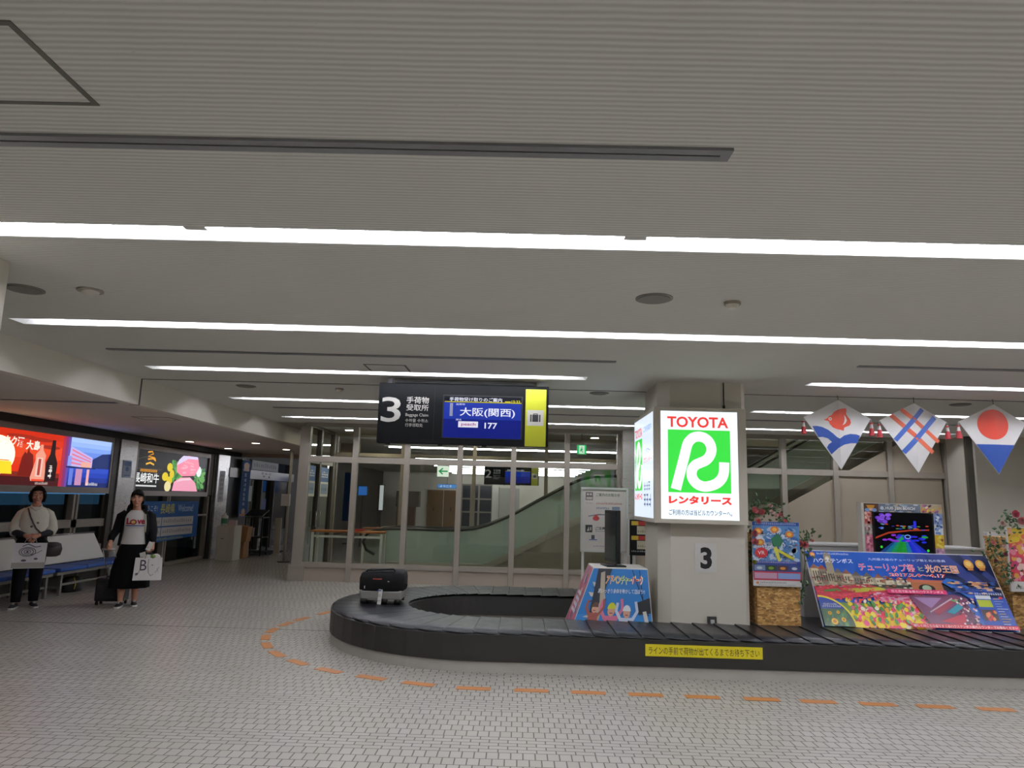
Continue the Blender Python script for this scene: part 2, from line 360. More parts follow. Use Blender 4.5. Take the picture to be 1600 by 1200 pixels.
# ------------------------------------------------------------------ ceiling lamps and fittings
TUBEM = mat('#f2f4ff', .5, emit=TUBE); TUBEB = mat('#f2f4ff', .5, emit=TUBE*1.15); TROUGH = mat('#efefec', .5, noise=0); CAP = mat('#b9b7b0', .5)
ROWN = ['behind the viewer', 'just above the viewer', 'nearest in view', 'second in view', 'in front of the hanging sign', 'behind the hanging sign', 'next to the glass partition']
for k, (yc, runs) in enumerate(ROWS):
    for j, (a, b_) in enumerate(runs):
        side = '' if len(runs) == 1 else (', left run' if j == 0 else ', right run past the pillar')
        t = thing('fluorescent_light', 'long recessed fluorescent ceiling strip %s%s' % (ROWN[k], side), 'ceiling light', ((a+b_)/2, yc, H), 'fluorescent strips in the ceiling')
        h = B(); g = GW
        h.add([(a+.0,yc-g,H),(b_,yc-g,H),(b_-.12,yc-g+.02,H+.11),(a+.12,yc-g+.02,H+.11)], [(0,1,2,3)])
        h.add([(a,yc+g,H),(b_,yc+g,H),(b_-.12,yc+g-.02,H+.11),(a+.12,yc+g-.02,H+.11)], [(3,2,1,0)])
        h.add([(a,yc-g,H),(a,yc+g,H),(a+.12,yc+g-.02,H+.11),(a+.12,yc-g+.02,H+.11)], [(3,2,1,0)])
        h.add([(b_,yc-g,H),(b_,yc+g,H),(b_-.12,yc+g-.02,H+.11),(b_-.12,yc-g+.02,H+.11)], [(0,1,2,3)])
        h.box(a, b_, yc-g, yc+g, H+.111, H+.13)
        h.build('housing', TROUGH, t)
        x = a + .15; n = 0
        ph = -1.78 - 2.37*int((-1.78-(a+.2))/2.37)      # rhythm of the lamp holders
        cuts = sorted(set([a+.14] + [ph + 2.37*q for q in range(-1, 8) if a+.3 < ph+2.37*q < b_-.3] + [b_-.14]))
        for c0, c1 in zip(cuts, cuts[1:]):
            u0 = c0 + .06; u1 = c1 - .06; mid = (u0+u1)/2
            segs = [(u0, mid-.006), (mid+.006, u1)] if u1-u0 > 1.6 else [(u0, u1)]
            for s0, s1 in segs: B().tube([(s0, yc, H+.05), (s1, yc, H+.05)], .017, 8).build('tube', TUBEM if k < 3 else TUBEB, t)
        for c_ in cuts[1:-1]: B().box(c_-.06, c_+.06, yc-.025, yc+.025, H+.03, H+.11).build('lamp_holder', CAP, t)
def diffuser(x0, x1, y, lab, z=H, w=.045):
    t = thing('air_diffuser', lab, 'air vent', ((x0+x1)/2, y, z), 'slot air diffusers in the ceilings')
    B().box(x0, x1, y-w, y-.006, z-.012, z).box(x0, x1, y+.006, y+w, z-.012, z).box(x0, x0+.04, y-.006, y+.006, z-.012, z).box(x1-.04, x1, y-.006, y+.006, z-.012, z).build('frame', mat('#8c8d90', .45, .3), t)
    B().box(x0+.04, x1-.04, y-.006, y+.006, z-.003, z).build('slot', BLACK, t)
diffuser(-4.6, .8, 2.62, 'long grey slot diffuser across the nearest ceiling')
diffuser(-4.1, .92, 6.84, 'thin slot diffuser between second and third lamp strips, left of pillar', w=.03)
diffuser(3.24, 9.5, 6.76, 'thin slot diffuser above the kites, right of pillar', w=.03)
diffuser(-3.96, 1.9, 11.25, 'thin slot diffuser far back behind the hanging number sign', w=.03)
diffuser(3.6, 9.5, 11.3, 'thin slot diffuser far back behind the kites', w=.03)
diffuser(-6.6, -4.9, 8.5, 'slot diffuser in the low ceiling over the waiting bench', ZS, .03)
def hatch(x0, x1, y0, y1, lab, z=H):
    t = thing('ceiling_hatch', lab, 'access hatch', ((x0+x1)/2, (y0+y1)/2, z), 'ceiling access hatches')
    w = .02
    B().box(x0,x1,y0,y0+w,z-.004,z).box(x0,x1,y1-w,y1,z-.004,z).box(x0,x0+w,y0+w,y1-w,z-.004,z).box(x1-w,x1,y0+w,y1-w,z-.004,z).build('frame', mat('#6d6a63', .6, .3), t)
    B().box(x0+w,x1-w,y0+w,y1-w,z-.002,z).build('panel', CEIL if z == H else SOFFIT, t)
hatch(-2.05, -1.55, 1.9, 2.36, 'square access hatch in ceiling at top left, nearest one')
hatch(-1.67, -1.22, 7.32, 7.72, 'square access hatch in ceiling above the hanging number sign')
hatch(-5.6, -5.05, 10.1, 10.5, 'square access hatch in the low ceiling near the walking woman', ZS)
def disc(name, x, y, r, lab, cat, col, group, drop=.012, z=H):
    t = thing(name, lab, cat, (x, y, z), group)
    B().cyl((x, y), r, z-drop*.5, z, 28).build('rim', mat(col, .6), t)
    B().cyl((x, y), r*.86, z-drop, z-drop*.5, 28).build('grille', mat(col, .75, noise=.35, scale=400), t)
    return t
for x, y, l in [(-3.5, 4.78, 'at the left edge beside the near pillar'), (.88, 4.64, 'in the nearer ceiling, centre right'), (-3.57, 9.07, 'behind the seam, far left'), (.99, 8.9, 'behind the seam, between sign and pillar'), (5.63, 9.08, 'behind the seam, above the kites')]:
    disc('ceiling_speaker', x, y, .125, 'round flush grey ceiling speaker ' + l, 'speaker', '#86847f', 'ceiling speakers')
def sensor(x, y, lab):
    t = thing('smoke_detector', lab, 'detector', (x, y, H), 'ceiling detectors')
    B().cyl((x, y), .055, H-.02, H, 20).build('base', mat('#9c9484', .5), t)
    B().cyl((x, y), .028, H-.045, H-.02, 16, .045).build('head', mat('#d8d2c4', .3), t)
sensor(1.42, 4.69, 'small domed detector right of the nearer speaker'); sensor(-2.36, 9.09, 'small domed detector left of the hanging sign')
t = thing('ceiling_light_dome', 'small white dome fitting near the left end of the ceiling', 'ceiling light', (-3.03, 4.77, H))
B().cyl((-3.03, 4.77), .085, H-.012, H, 24).build('rim', mat('#a59f92', .5), t); B().ball((-3.03, 4.77, H-.012), (.06, .06, .03), 16).build('dome', mat('#dedad2', .3), t)
for x, y, l in [(-6.95, 14.9, 'over the beef advertisement'), (-6.95, 16.9, 'beside the steel jamb'), (-5.53, 14.84, 'nearest the low ceiling beam'), (-5.49, 16.7, 'farthest back near the glass partition'), (-6.2, 7.2, 'over the waiting bench area')]:
    t = thing('downlight', 'small round recessed downlight in low ceiling ' + l, 'ceiling light', (x, y, ZS), 'downlights in the low ceiling')
    B().cyl((x, y), .1, ZS-.01, ZS, 24).build('rim', CAP, t)
    B().cyl((x, y), .08, ZS-.012, ZS-.01, 24).build('lens', mat('#fff4e0', .5, emit=9. if y > 10 else 2.), t)

# ================================================================== GLASS PARTITION
MX = [-4.1, -3.13, -2.14, -1.13, -.11, .91, 1.9]; MX2 = [2.2, 2.95, 3.97, 5.0, 5.97, 7.0, 8.06]
BANDL = [(-3.0, .34), (-.65, .34), (-.2, .55), (1.22, 1.31), (1.62, 1.47), (4.35, 1.47), (4.72, 1.6), (7.1, 2.92), (8.0, 3.42)]   # lower edge of the escalator glass, y = 14.2
def clad_top(x):
    for (a, za), (b_, zb) in zip(BANDL, BANDL[1:]):
        if a <= x <= b_: return za + (zb-za)*(x-a)/(b_-a)
    return BANDL[0][1]
gp = thing('glass_partition', 'tall glazed screen with taupe frame behind the carousel, left of steel column', 'glass partition', (-1.1, YP, 0))
gq = thing('glass_partition', 'taupe framed glazed screen with solid infill behind the kites, right of pillar', 'glass partition', (5.1, YP, 0))
INFILL = mat('#9d9180', .6, noise=.04, scale=3)
def screen(root, xs, solid):
    d = .07
    for i, x in enumerate(xs):
        w = .1 if 0 < i < len(xs)-1 else (.19 if i == 0 and not solid else .08)
        B().box(x-w/2, x+w/2, YP-d, YP+d, 0, H-.07).build('mullion', FRAME, root, bev=.006)
    a, b_ = xs[0], xs[-1]
    B().box(a, b_, YP-d, YP+d, H-.07, H).build('head_rail', FRAME, root)
    for x0, x1 in zip(xs, xs[1:]):
        x0 += .05 if x0 != xs[0] or solid else .095; x1 -= .05
        B().box(x0, x1, YP-.06, YP+.06, 2.2, 2.31).build('rail', FRAME, root)
        if not solid:
            B().box(x0, x1, YP-.06, YP+.06, .25, .34).build('sill', FRAME, root)
            B().box(x0, x1, YP-.03, YP+.03, .0, .25).build('base_panel', TAUPE, root)
            for z0, z1 in ((.34, 2.2), (2.31, H-.07)): B().box(x0, x1, YP-.004, YP+.004, z0, z1).build('pane', PANE, root)
        else:
            # solid infill follows the rise of the escalator
            for z0, z1 in ((.0, 2.2), (2.31, H-.07)):
                k = 24; lo = []; hi = []
                cut = [min(max(clad_top(x0+(x1-x0)*q/k)-.13, z0), z1) for q in range(k+1)]
                if max(cut) > z0+.02: B().prism([(x0, YP-.01, z0), (x1, YP-.01, z0)] + [(x0+(x1-x0)*q/k, YP-.01, cut[q]) for q in range(k, -1, -1) if True], (0, .02, 0)).build('infill_panel', INFILL, root)
                if min(cut) < z1-.02: B().prism([(x0, YP-.004, z1), (x1, YP-.004, z1)] + [(x0+(x1-x0)*q/k, YP-.004, cut[q]) for q in range(k, -1, -1)], (0, .008, 0)).build('pane', PANE, root)
screen(gp, MX, False); screen(gq, MX2, True)
B().box(-4.24, -3.95, YP-.09, YP+.09, 0, .3).build('post_shoe', FRAME, gp)
t = thing('steel_column', 'square brushed steel column beside the left face of pillar', 'column', (2.05, 13.5, 0))
B().box(1.93, 2.17, 13.36, 13.52, 0, H).build('cladding', STEEL, t, bev=.01); B().box(1.92, 2.18, 13.355, 13.53, 0, .08).build('plinth', DARKF, t)
# side screen of the lobby with its double door
gs = thing('glass_partition', 'side glass screen with posters, running back from partition corner post', 'glass partition', (-4.1, 14.6, 0))
for y in (14.55, 15.6): B().box(-4.15, -4.05, y-.06, y+.06, 0, H).build('post', DARKF, gs)
B().box(-4.14, -4.06, 13.7, 15.54, 2.2, 2.3).build('rail', FRAME, gs); B().box(-4.14, -4.06, 13.7, 15.54, H-.06, H).build('head_rail', DARKF, gs)
for y0, y1 in ((13.7, 14.49), (14.61, 15.54)):
    B().box(-4.104, -4.096, y0, y1, .1, 2.2).build('pane', PANE, gs); B().box(-4.104, -4.096, y0, y1, 2.3, H-.06).build('pane', PANE, gs)
    B().box(-4.13, -4.07, y0, y1, 0, .1).build('kick_rail', DARKF, gs)
for y in (14.42, 14.68): B().tube([(-4.09, y, 1.25), (-4.04, y, 1.25), (-4.04, y, .95), (-4.09, y, .95)], .012).build('handle', CHROME, gs)
gr = thing('glass_partition', 'rear glass screen of the lobby behind the small tables', 'glass partition', (0, 15.9, 0))
for x in (-4.1, -2.6, -1.0, .6, 2.2): B().box(x-.04, x+.04, 15.86, 15.94, 0, H).build('post', FRAME, gr)
B().box(-4.06, 2.16, 15.87, 15.93, 2.45, 2.53).build('rail', FRAME, gr)
B().box(-4.06, 2.16, 15.87, 15.93, H-.06, H).build('head_rail', FRAME, gr)
def scribble(P, u, v, w, h, n, col, seed=1):
    """a line of n unreadable characters made of small strokes"""
    r = random.Random(seed); cw = w / n; l0 = P.lay
    for i in range(n):
        x = u + i*cw; a = cw*.82
        for k in range(r.randint(2, 3)):
            yy = v + h*(.12 + .38*k); P.rect(x + a*.08*r.random(), yy, x + a*(.8+.2*r.random()), yy + h*.15, col)
        xx = x + a*(.2+.5*r.random()); P.rect(xx, v, xx + a*.16, v + h, col)
        P.lay = l0
    P.lay = l0 + 2
for i, (y0, y1, lab) in enumerate([(13.78, 14.35, 'blue and white poster on the side glass screen, nearer one'), (14.75, 15.35, 'blue and white poster on the side glass screen, farther one')]):
    o = tag(B().box(-4.095, -4.09, y0, y1, 1.55, 2.15).build('poster', WHITE), lab, 'poster', 'posters on the side glass')
    P = Print((-4.09, y0, 1.55), (0, 1, 0), (0, 0, 1)); w = y1-y0
    P.rect(0, .3, w, .6, '#2c63a8').rect(.05, .05, w-.05, .26, '#8fa7c4'); scribble(P, .06, .38, w-.12, .13, 4, '#e8eef5', 3+i); scribble(P, .08, .12, w-.16, .06, 6, '#33537c', 5+i)
    P.build('print', o)

# ------------------------------------------------------------------ escalator behind the partition
es = thing('escalator', 'escalator with frosted green glass sides and black handrails behind partition', 'escalator', (1.0, 14.7, 0))
HR = [(-2.78, .46), (-2.95, .55), (-3.02, .7), (-2.95, .85), (-2.8, .93), (-2.5, .965), (-2.1, .97), (-1.5, .965), (-1.15, .975), (-.85, 1.01), (-.6, 1.08), (-.12, 1.29), (.4, 1.59), (1.0, 1.92), (1.25, 2.03), (1.5, 2.09), (2.1, 2.11), (3.2, 2.13), (4.1, 2.16), (4.45, 2.22), (4.8, 2.39), (5.75, 2.95), (6.6, 3.42), (8.0, 4.2)]
def hr_z(x):
    pts = HR[5:]
    if x <= pts[0][0]: return .95
    for (a, za), (b_, zb) in zip(pts, pts[1:]):
        if a <= x <= b_: return za + (zb-za)*(x-a)/(b_-a)
    return pts[-1][1]
for y in (14.2, 15.15):
    B().tube([(x, y, z) for x, z in HR], [(.028, .034)]*len(HR), 8).build('handrail', mat('#1c1c1b', .35), es)
    g = [(x, y-.006, z-.02) for x, z in HR[1:]] + [(x, y-.006, z) for x, z in BANDL[::-1] if x > -2.9] + [(-2.75, y-.006, .34)]
    # split the glass into strips so that every face is simple
    b_ = B(); n = 90; x0 = -2.98; x1 = 7.9; top = []; bot = []
    for q in range(n+1):
        x = x0 + (x1-x0)*q/n; bot.append((x, y, clad_top(x))); zt = hr_z(x)
        if x < -2.5: zt = .7 + .265*math.sqrt(max(0., 1-((x+2.5)/.5)**2))
        top.append((x, y, zt-.01))
    for q in range(n): b_.add([(*bot[q][:1], y-.006, bot[q][2]), (bot[q+1][0], y-.006, bot[q+1][2]), (top[q+1][0], y-.006, top[q+1][2]), (top[q][0], y-.006, top[q][2])], [(0, 1, 2, 3)])
    b_.build('balustrade_glass', FROST, es)
    sk = B()
    for (a, za), (c, zc) in zip(BANDL, BANDL[1:]): sk.prism([(a, y-.03, za-.13), (c, y-.03, zc-.13), (c, y-.03, zc), (a, y-.03, za)], (0, .06, 0))
    sk.build('skirt_band', mat('#b3aaa0', .5), es)
    cl = B()
    for (a, za), (c, zc) in zip(BANDL, BANDL[1:]): cl.prism([(a, y-.01, 0), (c, y-.01, 0), (c, y-.01, zc-.13), (a, y-.01, za-.13)], (0, .02, 0))
    cl.build('cladding', TAUPE, es)
st = B()
for q in range(52):
    x = -2.7 + q*.2; st.box(x, x+.2, 14.26, 15.09, max(0, clad_top(x)-.25), clad_top(x+.1)-.08)
st.build('steps', mat('#5a5a58', .4, .5), es)

# ------------------------------------------------------------------ lobby and far hall seen through the glass
def table(x0, x1, y0, y1, z, lab, top):
    t = thing('table', lab, 'table', ((x0+x1)/2, (y0+y1)/2, 0), 'white tables behind the glass')
    B().box(x0, x1, y0, y1, z-.035, z).build('tabletop', mat(top, .5), t, bev=.004)
    for x in (x0+.03, x1-.03):
        for y in (y0+.03, y1-.03): B().box(x-.022, x+.022, y-.022, y+.022, 0, z-.035).build('leg', WHITE, t)
    B().box(x0+.05, x1-.05, y0+.02, y0+.04, z-.13, z-.09).build('stretcher', WHITE, t)
    return t
table(-3.92, -2.55, 13.72, 14.1, .92, 'white legged table with orange wooden top just behind the glass', '#b06a3a')
table(-3.3, -2.2, 15.35, 15.75, .92, 'second white legged table farther behind the glass near the escalator foot', '#a5663c')
for x, y, z, c, l in [(-3.1, 13.9, .92, '#c23040', 'red folded leaflets lying on the nearer white table'), (-2.75, 15.5, .92, '#d8d4c8', 'pale leaflet stack on the farther white table')]:
    tag(B().box(x-.14, x+.14, y-.08, y+.08, z, z+.035).build('leaflet_stack', mat(c, .5), bev=.004), l, 'leaflets')
t = thing('vertical_banner', 'narrow blue vertical banner beyond the rear glass screen', 'banner', (-5.6, 24, 0))
B().tube([(-5.6, 24.05, 0), (-5.6, 24.05, 2.5)], .02).build('pole', CHROME, t); B().box(-5.85, -5.4, 24.0, 24.01, .75, 2.35).build('cloth', mat('#1f4f8c', .7), t); B().cyl((-5.6, 24.05), .2, 0, .03).build('base', DARK, t)
for x, y, z, w, h, c, l in [(-6.8, 23.5, 1.9, .35, .5, '#3f7fe0', 'bright blue screen left of the far vertical banner'), (-5.0, 23.0, 1.75, .28, .28, '#3f7fe0', 'small bright blue screen right of the far vertical banner'), (-4.2, 22.0, 1.55, .12, .75, '#dfe4ea', 'narrow white lit panel beyond the rear glass')]:
    t = thing('display_screen', l, 'screen', (x, y, z)); B().box(x-w/2-.02, x+w/2+.02, y, y+.06, z-h/2-.02, z+h/2+.02).build('casing', BLACK, t)
    B().box(x-w/2, x+w/2, y-.004, y, z-h/2, z+h/2).build('screen', mat(c, .4, emit=.6), t)
    B().box(x-.02, x+.02, y+.02, y+.05, 0, z-h/2-.02).build('stand', DARKF, t)
def exit_sign(x, y, z, w, h, lab, arrow):
    t = thing('exit_sign', lab, 'exit sign', (x, y, z), 'green emergency signs')
    B().box(x-w/2, x+w/2, y, y+.06, z-h/2, z+h/2).build('casing', WHITE, t)
    P = Print((x-w/2, y, z-h/2), (1,0,0), (0,0,1), emit=1.0)
    if arrow:
        P.rect(.01, .01, w-.01, h-.01, '#f2fff2'); P.poly([(.12*w, .5*h), (.45*w, .8*h), (.52*w, .72*h), (.34*w, .56*h), (.88*w, .56*h), (.88*w, .44*h), (.34*w, .44*h), (.52*w, .28*h), (.45*w, .2*h)], '#0a9a50')
    else:
        P.rect(.01, .01, w-.01, h-.01, '#22e07a'); P.rect(.22*w, .1*h, .78*w, .9*h, '#e8fff0'); P.oval(.5*w, .74*h, .06*w, .06*h, '#22c070'); P.poly([(.42*w,.66*h),(.6*w,.6*h),(.55*w,.4*h),(.68*w,.2*h),(.58*w,.2*h),(.48*w,.38*h),(.34*w,.3*h),(.32*w,.38*h)], '#22c070')
    P.build('face', t); B().box(x-.01, x+.01, y+.02, y+.04, z+h/2, H).build('hanger', FRAME, t)
exit_sign(-2.13, 20, 2.33, .34, .32, 'white exit sign with green left arrow seen through partition', True)
exit_sign(1.22, 14.0, 2.6, .19, .2, 'bright green running figure exit sign near the steel column', False)
# far end wall
def fx(px): return (px-810)*38.6/1110 + .12
dd = B(); d2 = struct(B().box(fx(665), fx(716), 38.9, 38.97, 0, 2.02), 'door_2', mat('#7a5a34', .5, noise=.15, scale=6))
B().box(fx(675)-.03, fx(675)+.03, 38.87, 38.9, .9, 1.1).box(fx(702)-.03, fx(702)+.03, 38.87, 38.9, .9, 1.1).build('door_handle', DARK, d2)
B().box(fx(664), fx(717), 38.88, 38.9, 2.02, 2.1).box(fx(690)-.01, fx(690)+.01, 38.88, 38.9, 0, 2.02).build('door_frame', WALLM, d2)
w6 = struct(B().box(fx(718), fx(766), 38.9, 38.95, .1, 2.35), 'window_6', mat('#141b2c', .2)); f = B()
for x in (718, 733, 745, 766): f.box(fx(x)-.05, fx(x)+.05, 38.85, 38.9, .1, 2.35)
for z in (.1, .9, 1.6, 2.35): f.box(fx(718), fx(766), 38.86, 38.9, z-.04, z+.04)
f.build('window_frame', FRAME, w6)
struct(B().box(fx(766), fx(776), 38.5, 39, 0, H), 'pillar_far', mat('#e6e3da', .6))
t = thing('wall_panel', 'pale grey partition panel right of the far white pillar', 'panel', (fx(792), 37.5, 0)); B().box(fx(778), fx(808), 37.5, 37.6, 0, 2.2).build('panel', mat('#b9b7ae', .6), t); B().box(fx(777), fx(778), 37.48, 37.62, 0, 2.25).build('edge_post', FRAME, t)
t = thing('cabinet', 'brown wooden cabinet left of the far wooden double door', 'cabinet', (fx(640), 37.5, 0)); B().box(fx(625), fx(652), 37.4, 37.9, 0, 1.1).build('body', mat('#6b4630', .5), t); B().box(fx(624), fx(658), 37.3, 38, 1.1, 1.9).build('upper_case', mat('#5b564a', .5), t)
t = thing('hanging_sign', 'small lit blue welcome sign above the far wooden door', 'sign', (-3.0, 30, 2.1)); B().box(-3.4, -2.6, 30, 30.06, 2.0, 2.17).build('casing', mat('#2a62b8', .5), t)
P = Print((-3.4, 30, 2.0), (1,0,0), (0,0,1), emit=.9); P.rect(.01,.01,.79,.16,'#4f8fe0').text('ようこそ', .1, .04, .09, '#f4f8ff', .5, .02); P.build('face', t); B().box(-3.01, -2.99, 30.02, 30.04, 2.17, H).build('hanger', FRAME, t)
for k, y in enumerate((19.0, 24.0, 29.4, 31.4, 33.4, 35.4, 37.4)):
    x0, x1 = (-3.6, 3.0)
    t = thing('fluorescent_light', 'fluorescent ceiling strip in the hall behind glass, %s row back' % ORD[k], 'ceiling light', (0, y, H), 'far hall strips')
    B().box(x0, x1, y-.1, y+.1, H-.03, H).build('housing', TROUGH, t); B().tube([(x0+.1, y, H-.05), (x1-.1, y, H-.05)], .018, 8).build('tube', mat('#f2f4ff', .5, emit=TUBE*.5), t)

for i, (x, y, z) in enumerate([(-3.6, 14.9, H), (-3.0, 15.5, H), (-2.2, 14.0, H), (-.9, 15.4, H), (.3, 14.0, H), (1.6, 15.2, H), (2.9, 14.0, H), (4.4, 15.6, 4.6), (6.0, 13.95, 4.6), (7.6, 15.6, 4.6)]):  # the high ones in the shaft are unseen, added to light the escalator
    t = thing('downlight', 'small recessed downlight in the lobby ceiling behind the glass, %s from the left' % ORD[i], 'ceiling light', (x, y, z), 'downlights behind the glass')
    B().cyl((x, y), .1, z-.01, z, 24).build('rim', CAP, t); B().cyl((x, y), .08, z-.012, z-.01, 24).build('lens', mat('#fff2dc', .5, emit=110.), t)
# ================================================================== HANGING NUMBER SIGNS
def number_sign(y, num, lab, flight, x0=-1.64, z0=2.19, sc=1.):
    k = .001375*sc; w = 1425*k; h = .695*sc
    t = thing('hanging_sign', lab, 'sign', (x0+w/2, y, z0), 'carousel number signs')
    B().box(x0, x0+w, y, y+.16, z0, z0+h).build('casing', mat('#101113', .55, noise=0, spec=.1), t, bev=.006)
    for x in (x0+.11, x0+w-.08): B().box(x-.025, x+.025, y+.055, y+.105, z0+h, H).build('hanger', mat('#8d8f96', .4, .5), t)
    B().box(x0+.17, x0+w-.14, y+.05, y+.11, z0+h+.012, z0+h+.05).build('tie_bar', DARK, t)
    def q(X, Y): return (X-65)*k, h-(Y-100)*k*h/(532*k)
    P = Print((x0, y, z0), (1,0,0), (0,0,1), rough=.5)
    def T(s, xa, xb, ya, yb, col, bold=0., **kw):
        u, v = q(xa, yb); u2, v2 = q(xb, ya); P.text(s, u, v, v2-v, col, u2-u, bold, **kw)
    def Rr(xa, xb, ya, yb, col, **kw):
        u, v = q(xa, yb); u2, v2 = q(xb, ya); P.rect(u, v, u2, v2, col, **kw)
    g = '#b9b6b0'
    T(num, 90, 255, 228, 450, g, .008)
    T('手荷物', 300, 487, 220, 280, g, .01); T('受取所', 300, 487, 288, 345, g, .01); T('Baggage Claim', 297, 487, 368, 402, g); T('수하물 수취소', 297, 487, 416, 446, g); T('行李领取处', 297, 445, 456, 487, g)
    P.build('lettering', t); P = Print((x0, y, z0), (1,0,0), (0,0,1), rough=.5)
    Rr(1297, 1470, 128, 632, '#b4b824'); Rr(1312, 1450, 312, 450, '#c9c6bd'); Rr(1338, 1424, 352, 415, '#24262a'); Rr(1350, 1356, 352, 415, '#c9c6bd'); Rr(1406, 1412, 352, 415, '#c9c6bd'); Rr(1364, 1400, 342, 348, '#24262a'); Rr(1364, 1369, 342, 354, '#24262a'); Rr(1395, 1400, 342, 354, '#24262a')
    P.build('yellow_panel', t)
    P = Print((x0, y-.002, z0), (1,0,0), (0,0,1), rough=.5, emit=.75)
    Rr(533, 536, 118, 610, '#050505', emit=0.); Rr(605, 1275, 195, 580, '#0c0d10', emit=0.)
    Rr(615, 1262, 205, 258, '#0a0d1c'); Rr(615, 1262, 262, 408, '#1c36a4'); Rr(615, 1262, 408, 572, '#0c1c80'); Rr(620, 1262, 252, 259, '#c9c030')
    wt = '#eef0ff'
    if flight:
        P.emit = .8
        T('手荷物受け取りのご案内', 660, 1100, 215, 250, wt, .008); T('15:33', 1180, 1250, 232, 254, '#d8d040', .01); Rr(1125, 1172, 242, 250, '#d8d040')
        Rr(665, 690, 268, 383, '#8f93a8'); T('出発地', 718, 790, 268, 285, wt); T('大阪(関西)', 750, 1210, 305, 390, wt, .012); T('便名', 718, 765, 405, 421, wt)
        Rr(740, 905, 427, 480, '#e8e6f0'); T('peach', 765, 885, 438, 472, '#a8358c', .015); T('177', 960, 1065, 435, 487, wt, .02)
    else:
        T('手荷物受け取りのご案内', 660, 1100, 215, 250, wt, .008)
    P.build('display', t)
    B().box(x0+.09, x0+.15, y+.05, y+.1, z0-.015, z0).box(x0+.7, x0+.75, y+.05, y+.1, z0-.015, z0).box(x0+1.2, x0+1.26, y+.05, y+.1, z0-.015, z0).build('fixing', DARK, t)
    B().box(x0+1230*k, x0+1410*k, y+.16, y+.165, z0+.01, z0+h-.01).build('rear_panel', mat('#c2c62c', .5), t)
number_sign(8.1, '3', 'big hanging sign with number 3, flight display and yellow baggage symbol', True)
number_sign(25.7, '2', 'distant hanging sign with number 2 seen through the partition', False, -1.25, 2.12, 1.0)

# ================================================================== PILLAR WITH LIT SIGN
struct(B().prism([(1.55, 8.82, 0), (1.55, 8.05, 0), (1.67, 7.92, 0), (2.47, 7.92, 0), (2.52, 7.97, 0), (2.52, 8.82, 0)], (0, 0, H)), 'pillar', PILLARM)
t = thing('lit_sign', 'glowing white and green rental sign box wrapped around the pillar', 'lit sign', (2.0, 7.74, 1.38))
SF = mat('#c3bcae', .5, noise=.02)
z0, z1 = 1.385, 2.635
B().box(1.46, 2.46, 7.74, 7.905, z0, z1).box(1.46, 1.535, 7.905, 9.1, z0, z1).box(1.535, 2.46, 8.84, 9.1, z0, z1).build('casing', SF, t, bev=.004)
R_LOGO = [(297,806),(330,680),(370,530),(398,420),(420,380),(455,350),(500,340),(550,352),(590,390),(607,445),(595,500),(560,545),(510,570),(470,590),(442,625),(433,670),(445,715),(480,755),(530,775),(580,772),(640,750),(685,710),(710,650),(715,562)]
def smooth(pts, n=5):
    out = []
    for i in range(len(pts)-1):
        p0, p1, p2, p3 = pts[max(i-1,0)], pts[i], pts[i+1], pts[min(i+2,len(pts)-1)]
        for q in range(n):
            s = q/n; out.append(tuple(.5*((2*p1[c])+(-p0[c]+p2[c])*s+(2*p0[c]-5*p1[c]+4*p2[c]-p3[c])*s*s+(-p0[c]+3*p1[c]-3*p2[c]+p3[c])*s**3) for c in (0,1)))
    return out + [pts[-1]]
def rental(P, u0, v0, w, h, tail=True):
    kx = w/665; ky = h/945
    f = lambda x, y: (u0+(x-170)*kx, v0+h-(y-117)*ky)
    def T(s, xa, xb, ya, yb, c, b_=0., rise=0.):
        u, v = f(xa, yb); u2, v2 = f(xb, ya); P.text(s, u, v, v2-v, c, u2-u, b_, rise=rise)
    T('TOYOTA', 228, 757, 165, 262, '#e8403c', .03)
    a = f(232, 832); b_ = f(770, 283); P.rect(a[0], a[1], b_[0], b_[1], '#3fdc48')
    P.stroke([f(*p) for p in smooth(R_LOGO)], 88*(kx+ky)/2, '#f6fbff')
    T('レンタリース', 235, 775, 858, 932, '#e8403c', .06)
    if tail: T('ご利用の方は当ビルカウンターへ。', 237, 775, 978, 1028, '#34608c', .012)
P = Print((1.53, 7.74, 1.43), (1,0,0), (0,0,1), emit=1.08, rough=.2); P.rect(0, 0, .835, 1.165, '#f2faff'); rental(P, 0, 0, .835, 1.165); P.build('front_face', t)
P = Print((1.46, 9.06, 1.43), (0,-1,0), (0,0,1), emit=.95, rough=.2); P.rect(0, 0, 1.26, 1.165, '#e4f0ff'); rental(P, 0, .05, .62, 1.06, False)
for s, u, v, hh, ww, c in [('ご利用案内', .66, .98, .07, .5, '#5f8fe0'), ('レンタカー', .68, .72, .07, .4, '#5f8fe0'), ('カウンター', .66, .62, .07, .5, '#e8787c')]: P.text(s, u, v, hh, c, ww, .01)
scribble(P, .7, .3, .4, .1, 3, '#6f86b4', 8); scribble(P, .68, .12, .48, .14, 3, '#5b6f96', 9); P.build('side_face', t)
P = Print((2.4, 9.1, 1.43), (-1,0,0), (0,0,1), emit=.95, rough=.2); P.rect(0, 0, .84, 1.165, '#e4f0ff'); rental(P, 0, 0, .84, 1.165); P.build('rear_face', t)
o = tag(B().box(1.925, 2.16, 7.912, 7.92, .865, 1.175).build('number_plate', mat('#cfcdc8', .5)), 'white plate with a black number 3 on the pillar', 'number plate')
P = Print((1.925, 7.912, .865), (1,0,0), (0,0,1)); P.text('3', .06, .04, .23, '#15161a', .125, .04); P.build('numeral', o)
